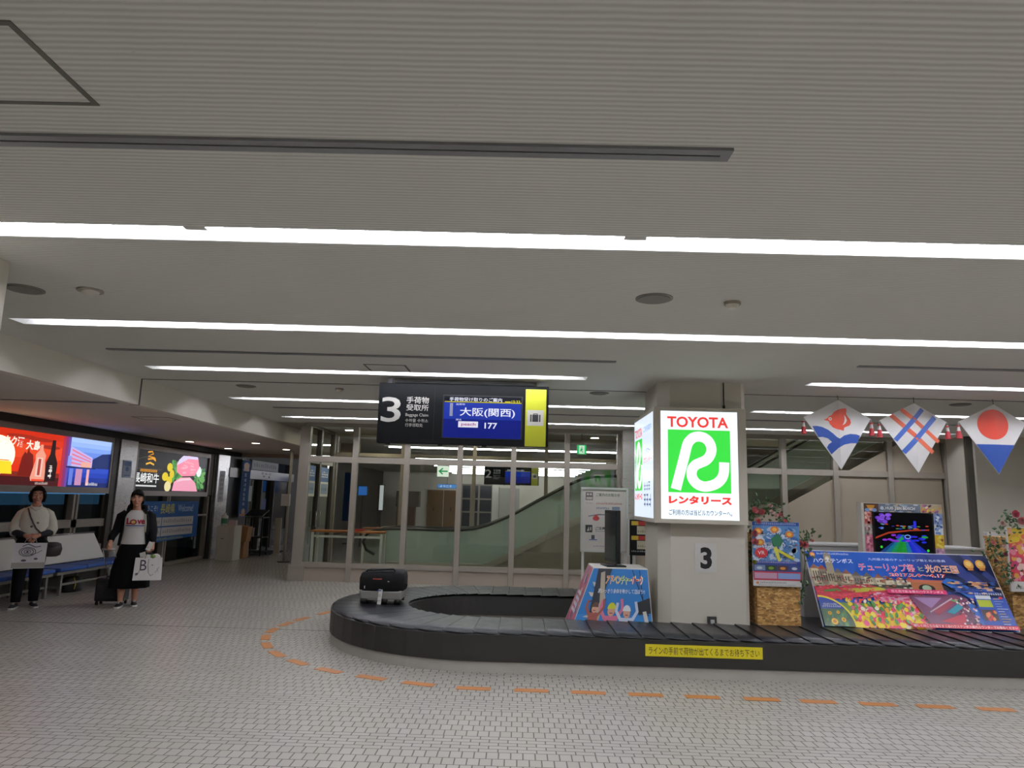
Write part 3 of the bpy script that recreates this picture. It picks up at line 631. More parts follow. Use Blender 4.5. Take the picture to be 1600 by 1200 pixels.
t = thing('power_socket', 'small dark socket bracket low on the pillar front', 'socket', (2.09, 7.9, .36)); B().box(2.05, 2.14, 7.88, 7.92, .345, .415).build('plate', mat('#3b3b3b', .5), t); B().box(2.075, 2.115, 7.872, 7.88, .345, .385).build('plug', mat('#b5b5b2', .5), t)
t = thing('cable', 'thin black cable with plug hanging above the lit sign', 'cable', (2.27, 7.9, 2.64)); B().tube([(2.27, 7.905, H), (2.272, 7.905, 2.68)], .006).build('wire', BLACK, t); B().cyl((2.272, 7.905), .015, 2.64, 2.69, 10).build('plug', BLACK, t)

# ================================================================== BAGGAGE CAROUSEL
CX0, CX1, CY = -.33, 9.0, 8.7
def track(s, r):    # s: metres along the centre line (r0 = 1.36) -> point at offset r
    r0 = 1.36; L = CX1-CX0; A = PI*r0; s %= (2*L + 2*A)
    if s < L: return (CX1-s, CY-r)
    s -= L
    if s < A: a = -PI/2 - s/r0; return (CX0+r*math.cos(a), CY+r*math.sin(a))
    s -= A
    if s < L: return (CX0+s, CY+r)
    s -= L; a = PI/2 - s/r0; return (CX1+r*math.cos(a), CY+r*math.sin(a))
TL = 2*(CX1-CX0) + 2*PI*1.36
def wall_ring(rows, n=190):      # rows of (r, z) swept round the track
    return [[(*track(TL*i/n, r), z) for i in range(n)] for r, z in rows]
car = thing('baggage_carousel', 'oval baggage carousel with black overlapping plates and dark skirt', 'baggage carousel', (2.0, CY, 0))
b_ = B(); b_.rings(wall_ring([(1.76,.098),(1.80,.10),(1.80,.335),(1.765,.345),(1.76,.30)]), False, False); b_.build('outer_skirt', mat('#21201d', .5, noise=.08, scale=5), car)
b_ = B(); b_.rings(wall_ring([(1.785,0),(1.785,.102)]), False, False); b_.build('kick_plate', mat('#a9a59d', .5, 0., noise=.12, scale=5), car)
b_ = B(); b_.rings(wall_ring([(.90,.10),(.92,.33),(.95,.34)]), False, False); b_.build('inner_skirt', mat('#1e1d1b', .5, noise=.08, scale=5), car)
b_ = B(); b_.rings(wall_ring([(.94,0),(.94,.10)]), False, False); b_.build('inner_kick_plate', mat('#a8a49c', .5), car)
BELT = bpy.data.materials.new('worn_black_rubber'); BELT.use_nodes = True; N, L_, bs = nodes(BELT)
tc = N.new('ShaderNodeTexCoord'); nn = N.new('ShaderNodeTexNoise'); nn.inputs['Scale'].default_value = 7; nn.inputs['Detail'].default_value = 6; nn.inputs['Roughness'].default_value = .7; L_.new(tc.outputs['Object'], nn.inputs[0])
cr = N.new('ShaderNodeValToRGB'); L_.new(nn.outputs[0], cr.inputs[0]); cr.color_ramp.elements[0].color = (*lin('#141517'), 1); cr.color_ramp.elements[1].color = (*lin('#2e2f33'), 1); cr.color_ramp.elements[0].position = .3; cr.color_ramp.elements[1].position = .75
bs.inputs['Specular IOR Level'].default_value = .3; L_.new(cr.outputs[0], bs.inputs['Base Color']); L_.new(math_node(N, L_, 'ADD', math_node(N, L_, 'MULTIPLY', nn.outputs[0], .3), .18), bs.inputs['Roughness'])
def track_row(s): return [(*track(s, r), .366) for r in (.93, 1.2, 1.5, 1.768, 1.772)]
b_ = B(); b_.use(BELT); NP = 122; pitch = TL/NP
for i in range(NP):
    s0 = i*pitch; rows = []
    for q in range(5):
        f = q/4; s = s0 + pitch*(1.14*f - .07); z = .354 + .013*f      # trailing edge rides over the next plate
        bulge = .022*math.sin(PI*f)
        rows.append([(*track(s, .93), z), (*track(s, 1.2), z+.001), (*track(s, 1.5), z+.001), (*track(s, 1.765+bulge), z-.001), (*track(s, 1.77+bulge), z-.012)])
    b_.use(BELT).rings(rows, True, False, False)
    e = rows[4]; b_.use(BLACK).add([Vector(p) + Vector((0,0,.0012)) for r_ in (track_row(s0 + pitch*1.03), e) for p in (r_ if isinstance(r_, list) else r_)], [(k, k+1, k+6, k+5) for k in range(4)]); b_.add([Vector(p) for p in e] + [Vector(p) - Vector((0,0,.012)) for p in e], [(k, k+1, k+6, k+5) for k in range(4)])
b_.build('belt_plates', None, car)
st = B().box(1.21, 2.29, 6.893, 6.899, .195, .30).build('caution_sticker', mat('#d8c81c', .5, noise=.03), car); st['label'] = 'yellow caution sticker with black Japanese writing'
P = Print((1.21, 6.893, .195), (1,0,0), (0,0,1)); P.text('ラインの手前で荷物が出てくるまでお待ち下さい', .03, .018, .068, '#1d1a0c', 1.02, .004); P.build('lettering', st)
dash = [(-2.59,9.99),(-2.74,9.49),(-2.82,9.09),(-2.84,8.65),(-2.77,8.23),(-2.61,7.81),(-2.37,7.42),(-2.06,7.09),(-1.69,6.81),(-1.26,6.60),(-.82,6.44),(-.34,6.345),(.15,6.335),(.63,6.325),(1.11,6.315),(1.58,6.30),(2.07,6.285),(2.53,6.265),(3.01,6.245),(3.47,6.225),(3.95,6.20)]
for i, (x, y) in enumerate(dash):
    a = dash[max(i-1, 0)]; c = dash[min(i+1, len(dash)-1)]; ang = math.atan2(c[1]-a[1], c[0]-a[0])
    if i > 10: ang = -.02
    lo = .29 if i > 6 else .3
    b_ = B(); b_.T = Matrix.Translation((x, y, 0)) @ Matrix.Rotation(ang, 4, 'Z'); b_.box(-lo/2, lo/2, -.05, .05, .0005, .003)
    tag(b_.build('floor_dash', mat('#b5743a', .45, noise=.1, scale=20)), 'orange floor dash around carousel, %s from the far left end of the row' % ORD[i], 'floor marking', 'orange dashes round the carousel')

# ------------------------------------------------------------------ suitcase on the belt
t = thing('suitcase', 'black and grey suitcase with white baggage tag lying on the carousel', 'suitcase', (-1.55, 8.58, .372))
z0 = .372
b_ = B()
for x0_, x1_ in ((-1.80, -1.30),):
    b_.prism([(x0_+.02, 8.38, z0+.045), (x1_-.01, 8.38, z0+.045), (x1_, 8.38, z0+.15), (x0_, 8.38, z0+.15)], (0, .4, 0))
b_.build('lower_shell', mat('#7a7873', .4, noise=.05), t, bev=.02)
b_ = B().loft([(z0+.145, -1.55, 8.58, .255, .205), (z0+.16, -1.55, 8.58, .26, .21), (z0+.28, -1.55, 8.58, .262, .21), (z0+.335, -1.545, 8.58, .25, .195), (z0+.36, -1.54, 8.59, .2, .16)], 28)
for i, v in enumerate(b_.v):      # square the loft off into a soft box
    c = Vector((-1.55, 8.58, v.z)); d = v - c; m_ = max(abs(d.x)/.26, abs(d.y)/.21); l = math.hypot(d.x/.26, d.y/.21)
    if m_ > 1e-6: k = l/m_; v.x = c.x + d.x*(1+(k-1)*.85); v.y = c.y + d.y*(1+(k-1)*.85)
b_.build('upper_shell', mat('#0c0c0d', .7, noise=.25, scale=25, bump=.3, spec=.2), t)
B().tube([(-1.73, 8.42, z0+.35), (-1.71, 8.42, z0+.372), (-1.42, 8.44, z0+.385), (-1.4, 8.44, z0+.365)], .012).build('carry_handle', BLACK, t)
B().box(-1.64, -1.54, 8.366, 8.372, z0+.272, z0+.283).build('trim_strip', mat('#a23a30', .4), t)
for x in (-1.74, -1.5, -1.35): B().tube([(x-.035, 8.4, z0+.03), (x+.035, 8.4, z0+.03)], .03, 12).build('wheel', BLACK, t)
for x in (-1.74, -1.36): B().tube([(x-.03, 8.74, z0+.03), (x+.03, 8.74, z0+.03)], .03, 12).build('wheel', BLACK, t)
g = B(); g.T = Matrix.Translation((-1.555, 8.36, z0)) @ Matrix.Rotation(.08, 4, 'Y'); g.box(-.022, .022, -.003, .0, .0, .165).build('baggage_tag', mat('#dcdad2', .5), t)
P = Print((-1.575, 8.3565, z0+.02), (1,0,0), (0,0,1)); scribble(P, .003, .06, .034, .03, 4, '#7a7a78', 2); scribble(P, .003, .01, .034, .02, 5, '#7a7a78', 6); P.rect(-.002, .125, .04, .14, '#3a5a8c'); P.build('tag_print', t)
B().box(-1.735, -1.725, 8.362, 8.37, z0+.17, z0+.2).build('zip_pull', CHROME, t); B().tube([(-1.47, 8.37, z0+.25), (-1.45, 8.37, z0+.25)], .007).build('lock', CHROME, t)
B().tube([(-1.29, 8.5, z0+.22), (-1.262, 8.5, z0+.21), (-1.27, 8.5, z0+.19)], .006).build('strap_loop', BLACK, t)

# ------------------------------------------------------------------ displays standing inside the carousel
DK = thing('display_deck', 'dark low metal deck inside the carousel loop under the displays', 'deck', (5, 8.7, 0))
B().box(2.58, 8.6, 7.815, 9.6, .27, .335).build('top', mat('#3d3c3a', .35, .3, noise=.1), DK)
for x in (2.65, 4.6, 6.6, 8.5):
    for y in (7.9, 9.5): B().box(x-.03, x+.03, y-.03, y+.03, 0, .27).build('leg', DARKF, DK)
B().box(3.07, 3.32, 7.80, 7.815, .3, .333).build('edge_trim', CHROME, DK)
# big tulip poster leaning back
po = thing('poster_board', 'large leaning tulip festival poster board on the carousel, colourful flowers and night sky', 'poster', (4.3, 7.82, .337))
oV = Vector((0, .45, .74)); oV.normalize(); o0 = Vector((3.25, 7.83, .345)); PW, PH = 2.06, .9
b_ = B(); nn_ = Vector((1,0,0)).cross(oV)
b_.prism([o0, o0+Vector((PW,0,0)), o0+Vector((PW,0,0))+oV*PH, o0+oV*PH], -nn_*.02); b_.build('board', mat('#d9dadb', .4), po)
for x in (3.7, 4.9): B().prism([(x, 8.3, .337), (x+.03, 8.3, .337), (x+.03, 8.22, .98), (x, 8.22, .98)], (0, .02, 0)).build('easel_strut', DARKF, po)
P = Print(o0, (1,0,0), oV, rough=.25); rr = random.Random(3)
P.rect(.008, .008, PW-.008, PH-.008, '#1f56b4')
P.clip = (.008, .008, PW-.008, PH-.008)
for i in range(6): P.poly([(1.0+.12*i, PH), (PW, PH), (PW, .2), (1.05+.1*i, .45)], ['#1d4ca6','#1f4295','#203780','#1e2f6e','#1b2757','#172148'][i])
P.poly([(1.35, PH), (1.6, PH), (1.95, .5), (1.8, .5)], '#2c3a78'); P.poly([(1.75, PH), (1.85, PH), (2.05, .6), (2.0, .55)], '#27346c')
P.rect(1.25, .45, PW, .56, '#10152e')
# Dutch style rooftops
P.poly([(.01,.52),(.01,.68),(.09,.71),(.2,.66),(.45,.62),(.75,.58),(1.1,.53),(1.1,.46),(.01,.46)], '#a59c86')
for x, h_ in ((.02,.7),(.1,.69),(.18,.67),(.27,.65),(.36,.64),(.46,.62),(.58,.61),(.7,.6)):
    P.poly([(x,h_-.02),(x+.05,h_+.035),(x+.1,h_-.02)], rr.choice(['#6d4a3c','#8a5a46','#a8503a','#5d5750'])); P.rect(x+.01, .5, x+.095, h_-.02, rr.choice(['#b9ab8c','#cfc2a2','#98876b','#857a6a']))
    for q in range(3): P.rect(x+.02+.027*q, .53, x+.034+.027*q, h_-.05, '#4d4a48')
P.rect(.2, .62, .28, .84, '#a69a84'); P.poly([(.2,.84),(.24,.89),(.28,.84)], '#6a5a4c'); P.oval(.24, .8, .022, .022, '#e8e0c8')
for x in (.8,.92,1.03): P.poly([(x,.56),(x+.05,.6),(x+.1,.56)], '#b04a40'); P.rect(x+.01,.49,x+.1,.56,'#d8cdb2')
P.rect(.62,.47,1.1,.5,'#2c3026')
# orange dome and canal at night
P.rect(1.08,.43,1.42,.56,'#a0603c'); P.oval(1.24,.47,.09,.05,'#2a2018'); P.oval(1.24,.475,.05,.035,'#8fa088'); P.rect(1.05,.54,1.5,.57,'#b8644a')
P.poly([(1.42,.55),(1.5,.6),(1.62,.57),(1.7,.5),(1.78,.4),(1.75,.3),(1.6,.42)], '#2e66b8'); P.poly([(1.55,.44),(1.8,.52),(1.95,.5),(1.98,.44),(1.7,.4)], '#28479a'); P.rect(1.75,.52,1.92,.56,'#c98a62'); P.rect(1.8,.46,1.95,.49,'#d0a890')
# flower fields
P.poly([(.01,.46),(.6,.5),(.75,.46),(.85,.42),(.5,.36),(.01,.3)], '#b03340'); P.poly([(.3,.44),(.72,.47),(.8,.44),(.45,.4)], '#b8b23c'); P.poly([(.01,.36),(.5,.4),(.6,.36),(.01,.3)], '#c43a48'); P.poly([(.1,.42),(.25,.44),(.3,.41),(.1,.4)], '#4c7a34')
P.poly([(.6,.4),(1.1,.42),(1.3,.36),(1.15,.26),(.7,.3)], '#d0507e'); P.poly([(.75,.36),(1.15,.35),(1.2,.3),(.8,.31)], '#d9a2be')
P.rect(.01,.03,1.15,.28,'#5c7a30')
cols = ['#e8c820','#f0d428','#d83a5a','#e0527e','#d23a30','#f0e0c8','#e87a9a','#e8c020','#e8a030']
P.ovals([(rr.uniform(.3, 1.14), .345-.31*q/230 - rr.uniform(0,.02), .012+.03*q/230, .014+.034*q/230, rr.choice(cols), rr.uniform(-.4,.4)) for q in range(230)])
P.ovals([(rr.uniform(.35,1.12), rr.uniform(.03,.16), .03, .034, rr.choice(['#f0d428','#e8c81c','#f4e04c','#e03a48','#e8b41c','#e85a80']), rr.uniform(-.3,.3)) for q in range(60)])
P.ovals([(rr.uniform(.6,1.28), rr.uniform(.3,.41), .02, .008, rr.choice(['#e0688e','#c83a6a','#d890ac','#e8b4c4','#b82c50']), 0) for q in range(90)])
P.ovals([(rr.uniform(.02,1.1), rr.uniform(.46,.6), .02, .008, rr.choice(['#5a5048','#c8b898','#8a7a68','#a05a48','#3c3a34','#d8ccb0']), 0) for q in range(90)])
P.ovals([(rr.uniform(1.1,1.62), rr.uniform(.05,.38), .025, .01, rr.choice(['#8a3a5a','#5a2c4c','#a86a98','#c04a60','#3a2440','#d88aa8','#702838']), rr.uniform(-.6,.6)) for q in range(110)])
P.ovals([(rr.uniform(1.5,2.02), rr.uniform(.42,.56), .03, .008, rr.choice(['#20346c','#3a5ca8','#c89a74','#16204a','#e0b890','#2c4c90']), 0) for q in range(60)])
P.ovals([(rr.uniform(.02,.7), rr.uniform(.31,.47), .014, .008, rr.choice(['#c42c3c','#d84858','#a82838','#d0506c']), 0) for q in range(90)])
P.ovals([(rr.uniform(.3,1.1), rr.uniform(.05,.3), .016, .03, rr.choice(['#3f7a34','#4c8a3c']), rr.uniform(-.6,.6)) for q in range(26)])
# purple night canal with lights
P.poly([(1.0,.38),(1.5,.4),(1.62,.36),(1.7,.1),(1.65,.03),(1.15,.03)], '#6d3a58'); P.poly([(1.05,.36),(1.35,.36),(1.2,.24)], '#a07aa8')
P.poly([(1.2,.22),(1.48,.36),(1.52,.35),(1.25,.16)], '#8a3044'); P.poly([(1.25,.1),(1.55,.2),(1.5,.06)], '#b03048'); P.poly([(1.35,.2),(1.5,.3),(1.55,.26),(1.42,.18)], '#2f8aa0'); P.poly([(1.42,.34),(1.52,.35),(1.53,.3)], '#58a05a'); P.poly([(1.6,.32),(1.68,.3),(1.75,.06),(1.66,.05)], '#3464b4')
P.ovals([(rr.uniform(1.48,1.68), rr.uniform(.05,.36), .012, .012, rr.choice(['#e8d8d8','#c88aa0','#5a3048','#d8a0a8','#382434']), 0) for q in range(70)])
P.ovals([(1.18+.016*q, .2+.009*q, .006, .009, '#e8d8e8', 0) for q in range(18)])
# right column of text and photographs
P.rect(1.70,.04,2.04,.38,'#22449a'); P.rect(1.72,.36,1.88,.40,'#d8dce4'); P.rect(1.72,.27,1.87,.35,'#a8b428'); P.rect(1.72,.12,1.88,.24,'#3a2a28')
P.ovals([(rr.uniform(1.74,1.87), rr.uniform(.13,.22), .016, .02, rr.choice(['#c83c38','#a04838','#d88a5a']), 0) for q in range(16)])
for q in range(11): P.rect(1.9, .36-.028*q, 1.9+rr.uniform(.06,.12), .366-.028*q, rr.choice(['#c8d0e0','#8fa2d0','#d8b850']))
P.oval(1.985, .375, .02, .014, '#c83450'); scribble(P, 1.72, .405, .3, .022, 12, '#d4dae8', 12)
for u in (1.79, 1.92): P.oval(u, .76, .052, .06, '#d8a04a'); P.oval(u, .77, .034, .03, '#e8c070'); P.rect(u-.03, .69, u+.03, .72, '#b8763a')
# sunflower corner
P.poly([(.008,.008)] + [(x, y) for x, y in arc(.008, .008, .34, 0, 90, 18)], '#e8d83c'); P.poly([(.008,.008)] + [(x, y) for x, y in arc(.008, .008, .32, 0, 90, 18)], '#2c4a2a'); P.poly([(.008,.2)] + [(.008+.32*math.cos(a), .008+.32*math.sin(a)) for a in [math.radians(37+53*q/10) for q in range(11)]], '#1f3a86')
P.ovals([(rr.uniform(.03,.26), rr.uniform(.02,.17), .012, .035, rr.choice(['#3c6a34','#4c8040','#2c5228']), rr.uniform(-.5,.5)) for q in range(30)])
for u, v, r_ in ((.12,.06,.035),(.22,.08,.025),(.09,.15,.02),(.18,.16,.018)): P.oval(u, v, r_, r_, '#e8b828'); P.oval(u, v, r_*.5, r_*.5, '#a06a20')
scribble(P, .04, .24, .15, .018, 9, '#e8ecf4', 21); scribble(P, .03, .215, .2, .02, 9, '#e8ecf4', 22)
# lettering
P.oval(.07, .83, .03, .03, '#e88a3c'); P.oval(.07, .83, .018, .018, '#f0c080'); scribble(P, .12, .83, .36, .022, 20, '#d0dcf0', 30)
P.text('ハウステンボス', .06, .73, .055, '#e8f0fc', .44, .02)
P.text('九州最大級のチューリップ祭と光の祭典', .68, .775, .03, '#d8e0f4', .86)
for bo, col in ((.03, '#f4ecf0'), (.006, '#d83a6a')): P.text('チューリップ祭', .55-bo*.08, .645-bo*.06, .095+bo*.12, col, .62+bo*.16, bo)
for bo, col in ((.03, '#f4ecf0'), (.006, '#4a8a4a')): P.text('と', 1.2, .66, .055, col, .06, bo)
for bo, col in ((.03, '#f4ecf0'), (.006, '#d8873a')): P.text('光の王国', 1.28-bo*.06, .645-bo*.06, .095+bo*.12, col, .36+bo*.14, bo)
P.text('2017.2.4～4.17', .86, .588, .042, '#f4e4e4', .62, .05); P.text('2017.2.4～4.17', .86, .588, .042, '#c83a34', .62, .012)
P.rect(.78,.392,1.42,.44,'#d8386e'); P.text('花と光で彩る春のハウステンボス', .82, .402, .028, '#f4dce6', .56, .01)
P.rect(.92,.018,2.04,.062,'#c83444'); P.text('詳しくはこちら出てすぐのハウステンボス案内カウンターでお尋ねください', .94, .026, .028, '#f6eaea', 1.08, .01)
P.clip = None; P.build('print', po)
B().prism([o0+nn_*.004+Vector((0,-.002,-.006)), o0+Vector((PW,0,0))+nn_*.004+Vector((0,-.002,-.006)), o0+Vector((PW,0,0))+nn_*.004+oV*.012, o0+nn_*.004+oV*.012], nn_*.003).build('bottom_edge_strip', CHROME, po)

# strand board box with robot action poster
ob = thing('display_box', 'strand board box standing on the carousel right of pillar', 'box', (2.84, 8.15, .337))
B().box(2.6, 3.06, 7.95, 8.36, .337, 1.28).build('body', OSB, ob); B().box(2.59, 3.07, 7.948, 8.37, 1.28, 1.3).build('lid', OSB, ob)
p2 = thing('poster_board', 'tall blue and white action poster on the strand board box beside pillar', 'poster', (2.81, 7.93, .75))
B().box(2.555, 3.065, 7.925, 7.945, .745, 1.425).build('board', WHITE, p2)
P = Print((2.555, 7.925, .745), (1,0,0), (0,0,1), rough=.3); rr = random.Random(5)
P.rect(0, .09, .51, .68, '#5e8fc4'); P.rect(0, .64, .51, .68, '#2c4f9c'); scribble(P, .03, .65, .45, .022, 22, '#b8c8e8', 3)
P.ovals([(rr.uniform(.03,.48), rr.uniform(.27,.62), rr.uniform(.015,.05), rr.uniform(.008,.03), rr.choice(['#d8e4f0','#8ab0d8','#c4d4e8','#3c6ab0','#e8eef4','#5a86bc','#98a8b8']), rr.uniform(-.8,.8)) for q in range(120)])
for q in range(16): a = rr.uniform(0, 2*PI); P.stroke([(rr.uniform(.05,.46), rr.uniform(.3,.6)), (rr.uniform(.05,.46), rr.uniform(.3,.6))], .008, rr.choice(['#e8f0f8','#c8dcf0','#3a5a9a']))
for q in range(110):
    u, v = rr.uniform(.03,.48), rr.uniform(.27,.62); a = rr.uniform(0, 6.3); l_ = rr.uniform(.01,.045); P.poly([(u,v),(u+l_*math.cos(a),v+l_*math.sin(a)),(u+l_*.4*math.cos(a+1.2),v+l_*.4*math.sin(a+1.2))], rr.choice(['#e8eef6','#2a4888','#7a9ccc','#c8d4e4','#3a66b0','#98643c','#445a78','#f4f6f8'])); P.lay -= .8
P.lay += 4
for u, v in ((.08,.46),(.4,.55),(.24,.6),(.06,.58)): P.oval(u, v, .045, .035, '#d8803a'); P.oval(u, v, .025, .02, '#f0c060')
P.poly([(.2,.5),(.28,.56),(.33,.48),(.3,.42),(.22,.42)], '#2f7050'); P.poly([(.26,.4),(.45,.3),(.42,.28),(.28,.36)], '#d8d040'); P.poly([(.26,.42),(.3,.27),(.27,.26),(.22,.4)], '#e0dc60')
P.oval(.09, .35, .07, .055, '#c8343c'); P.text('VR', .05, .33, .04, '#f4e8e8', .08, .02)
P.rect(0,.24,.51,.262,'#3a4a9c'); scribble(P, .03, .245, .44, .013, 22, '#e0c8d0', 4); P.rect(0,.155,.51,.24,'#2c4484')
for q in range(4): P.rect(.01+.125*q, .165, .125+.125*q, .22, ['#7a8cac','#2c3c34','#4a3440','#384a80'][q]); P.oval(.065+.125*q, .19, .03, .015, ['#c8d0dc','#7aa030','#d8903a','#d8dce8'][q])
P.rect(0,.062,.51,.155,'#b83c50'); P.rect(.01,.08,.25,.14,'#c8a0b8'); P.rect(.26,.08,.5,.14,'#8aa4d8'); P.rect(0,0,.51,.062,'#dcdcd8'); P.oval(.04,.035,.015,.012,'#d8803a'); scribble(P, .07, .03, .28, .018, 16, '#6a6a72', 8); scribble(P, .05, .01, .4, .01, 30, '#8a8a90', 9)
P.build('print', p2)

# grey counter and screen kiosk behind the poster
t = thing('counter', 'plain pale grey counter behind the large tulip poster', 'counter', (4.4, 8.8, .335))
B().box(3.36, 5.48, 8.62, 9.1, .335, 1.15).build('body', mat('#a9a9aa', .4, noise=.02), t); B().box(3.34, 5.5, 8.6, 9.12, 1.15, 1.175).build('worktop', mat('#b7b6b5', .4, noise=.02), t, bev=.004)
tv = thing('screen_stand', 'tall picture framed stand holding a lit television above the poster', 'screen stand', (4.44, 8.45, .335))
B().box(3.985, 4.915, 8.42, 8.54, .335, 1.665).build('body', mat('#c9c4ba', .5), tv)
P = Print((3.985, 8.42, 1.0), (1,0,0), (0,0,1), rough=.3); rr = random.Random(11); z_ = lambda z: z-1.0
P.rect(.03, 0, .925, .66, '#8a94b0')
P.rect(.03,.565,.2,.66,'#4c3024'); P.poly([(.06,.64),(.16,.64),(.14,.6),(.08,.6)], '#c88a2c'); P.oval(.07,.585,.03,.02,'#7a9ad0'); P.oval(.15,.585,.03,.02,'#7a9ad0'); P.oval(.11,.59,.02,.018,'#d8b0a0')
P.rect(.2,.565,.68,.66,'#6a7484'); P.ovals([(rr.uniform(.2,.7), rr.uniform(.57,.655), .03, .009, rr.choice(['#9aa8bc','#4c5a70','#c8d0d8','#b8a890']), 0) for q in range(30)]); P.oval(.24,.61,.02,.022,'#c8d0dc')
P.text('HUIS TEN BOSCH', .28, .595, .034, '#f0f0ee', .34, .02)
P.rect(.68,.56,.925,.66,'#b0a080'); P.ovals([(rr.uniform(.7,.91), rr.uniform(.57,.65), .02, .012, rr.choice(['#d8c040','#c86a80','#e8e0c8','#7a5a8a','#d09a50']), .5) for q in range(24)])
for v0, v1, c, dots in ((.42,.565,'#b86a62',['#d89a90','#a04038','#e8c0b8']), (.3,.42,'#8f8a88',['#c8c0b8','#5a4a48','#c09a98']), (.15,.3,'#b8627c',['#d88a9c','#a04a68','#e0a8b4']), (0,.15,'#c07a90',['#d890a0','#8a5068'])):
    P.rect(.03,v0,.115,v1,c); P.ovals([(rr.uniform(.045,.1), rr.uniform(v0+.01,v1-.01), .016, .018, rr.choice(dots), 0) for q in range(14)])
for v0, v1, c, dots in ((.44,.56,'#7a8cb8',['#a8bcd8','#d8e0e8','#4a5c90']), (.32,.44,'#c8d0dc',['#6a8ac0','#3a5a9c','#e8e8e8']), (.17,.32,'#c8a42c',['#d8bc3c','#7a4a1c','#e0d060']), (0,.17,'#a8809c',['#c8a0b8','#7a5a80'])):
    P.rect(.82,v0,.925,v1,c); P.ovals([(rr.uniform(.84,.91), rr.uniform(v0+.01,v1-.01), .016, .016, rr.choice(dots), 0) for q in range(12)])
P.build('picture_frame', tv)
tvp = B().box(4.1, 4.8, 8.395, 8.418, 1.0, 1.565).build('television', mat('#0c0c0d', .2, noise=0), tv)
P = Print((4.12, 8.394, 1.09), (1,0,0), (0,0,1), emit=.75, rough=.2); P.rect(0,0,.66,.465,'#050508')
P.clip = (0, 0, .66, .465)
P.ovals([(.03+rr.uniform(0,.14), .36+rr.uniform(0,.09), .03, .02, rr.choice(['#7a4ad0','#8a5ae0','#5a34a8']), 0) for q in range(14)])
P.poly([(0,.19),(.15,.25),(.4,.28),(.62,.29),(.62,.275),(.4,.265),(.15,.23),(0,.17)], '#a83a24')
for q in range(9):
    a, c = q/9, (q+1)/9
    P.poly([(.3+.05*a,.22),(.3+.05*c,.22),(.04+.56*c,.02),(.04+.56*a,.02)], ['#1c4a8c','#1c7a9c','#1f9a5c','#1f9a30','#24a038','#2480a8','#2434d8','#3040e0','#2434c0'][q])
P.ovals([(rr.uniform(.1,.56), rr.uniform(.14,.22), .03, .012, rr.choice(['#2434e0','#5a2ad0','#8a34d0','#2a2ad0']), 0) for q in range(24)])
for q in range(14): P.rect(.05, .022+.009*q, .6, .0235+.009*q, '#0a1430')
P.ovals([(rr.uniform(.05,.62), rr.uniform(.28,.34), .02, .006, rr.choice(['#3a4ad0','#c85030','#58904a','#6a8ac8','#302a80']), 0) for q in range(26)])
P.oval(.365,.2,.035,.025,'#8ab0f0'); P.oval(.365,.2,.026,.016,'#0a1440'); P.rect(.44,.3,.47,.38,'#2a34e0'); P.oval(.06,.08,.015,.015,'#40d040'); P.oval(.59,.05,.015,.015,'#40d040'); P.oval(.56,.2,.04,.012,'#30a030')
P.clip = None; P.rect(.31,-.05,.36,-.045,'#8a8a8a', 0.); P.build('screen', tvp)

# rose garlands
LEAF = mat('#33502c', .6, noise=.3, scale=40)
def rose(c, r, col, parent, seed=0):
    rr = random.Random(seed); b_ = B(); c = Vector(c); c.x = max(c.x, 2.53+r) if c.x < 3 else c.x; ax = Vector((rr.uniform(-.5,.5), -1, rr.uniform(-.1,.7))).normalized()
    u = ax.orthogonal().normalized(); w = ax.cross(u)
    for ring, (n, rad, op, le) in enumerate([(5, .95, .95, .55), (5, .7, .6, .7), (4, .42, .3, .8), (3, .2, .1, .85)]):
        for k in range(n):
            a = 2*PI*(k + .5*ring)/n; da = PI/n*1.35; pts = []
            for j in range(4):
                f = j/3; rad_ = r*rad*(.35 + .65*math.sin(f*PI*.5*(.7+.3*op))); hgt = r*(-.45 + le*f*(1.35-.45*op))
                for q in range(4): aa = a - da + 2*da*q/3; wv = rad_*(1 - .12*abs(q-1.5)); pts.append(c + u*(wv*math.cos(aa)) + w*(wv*math.sin(aa)) + ax*hgt)
            b_.add(pts, [(j*4+q, j*4+q+1, j*4+q+5, j*4+q+4) for j in range(3) for q in range(3)], True)
    o = b_.build('rose', mat(col, .6, noise=.12, scale=60), parent); return o
def leaves(spots, parent, seed, n=14, spread=.06):
    rr = random.Random(seed); b_ = B()
    for c in spots:
        for k in range(n):
            p = Vector(c) + Vector((rr.gauss(0,spread), rr.uniform(-.02,.05), rr.gauss(0,spread))); p.x = max(p.x, 2.585); d = Vector((rr.uniform(-1,1), rr.uniform(-1,.3), rr.uniform(-1,1))).normalized(); s_ = d.cross(Vector((0,-1,.2))).normalized(); l = rr.uniform(.035,.06); up_ = d.cross(s_)*.008
            b_.add([p, p+d*l*.5+s_*l*.3+up_, p+d*l, p+d*l*.5-s_*l*.3+up_, p+d*l*.5], [(0,1,4),(1,2,4),(2,3,4),(3,0,4)])
    b_.build('foliage', LEAF, parent)
def px(x, y, Y): # a spot on the upright plane at depth Y that the photo shows at (x, y)
    r = RX*((x-800)/1110) - UP*((y-600)/1110) - BK; k = Y/r.y; return Vector((0, 0, 1.58)) + r*k
ga = thing('rose_garland', 'artificial pink rose garland around the strand board box', 'flowers', (2.8, 8.05, 1.3))
PK, WP, YL = '#d8848a', '#e0c2bc', '#b8b04a'
for i, (x, y, r, c) in enumerate([(1180,797,.05,PK),(1190,800,.045,PK),(1206,800,.035,WP),(1213,805,.03,WP),(1220,804,.03,PK),(1227,814,.028,PK),(1185,814,.04,PK),(1173,833,.042,PK),(1175,846,.045,PK),(1258,851,.045,PK),(1251,849,.04,PK),(1179,878,.028,YL),(1204,790,.028,WP),(1269,845,.02,PK)]):
    rose(px(x, y, 7.9 if 1172 < x < 1250 and y > 812 else 8.0), r, c, ga, i)
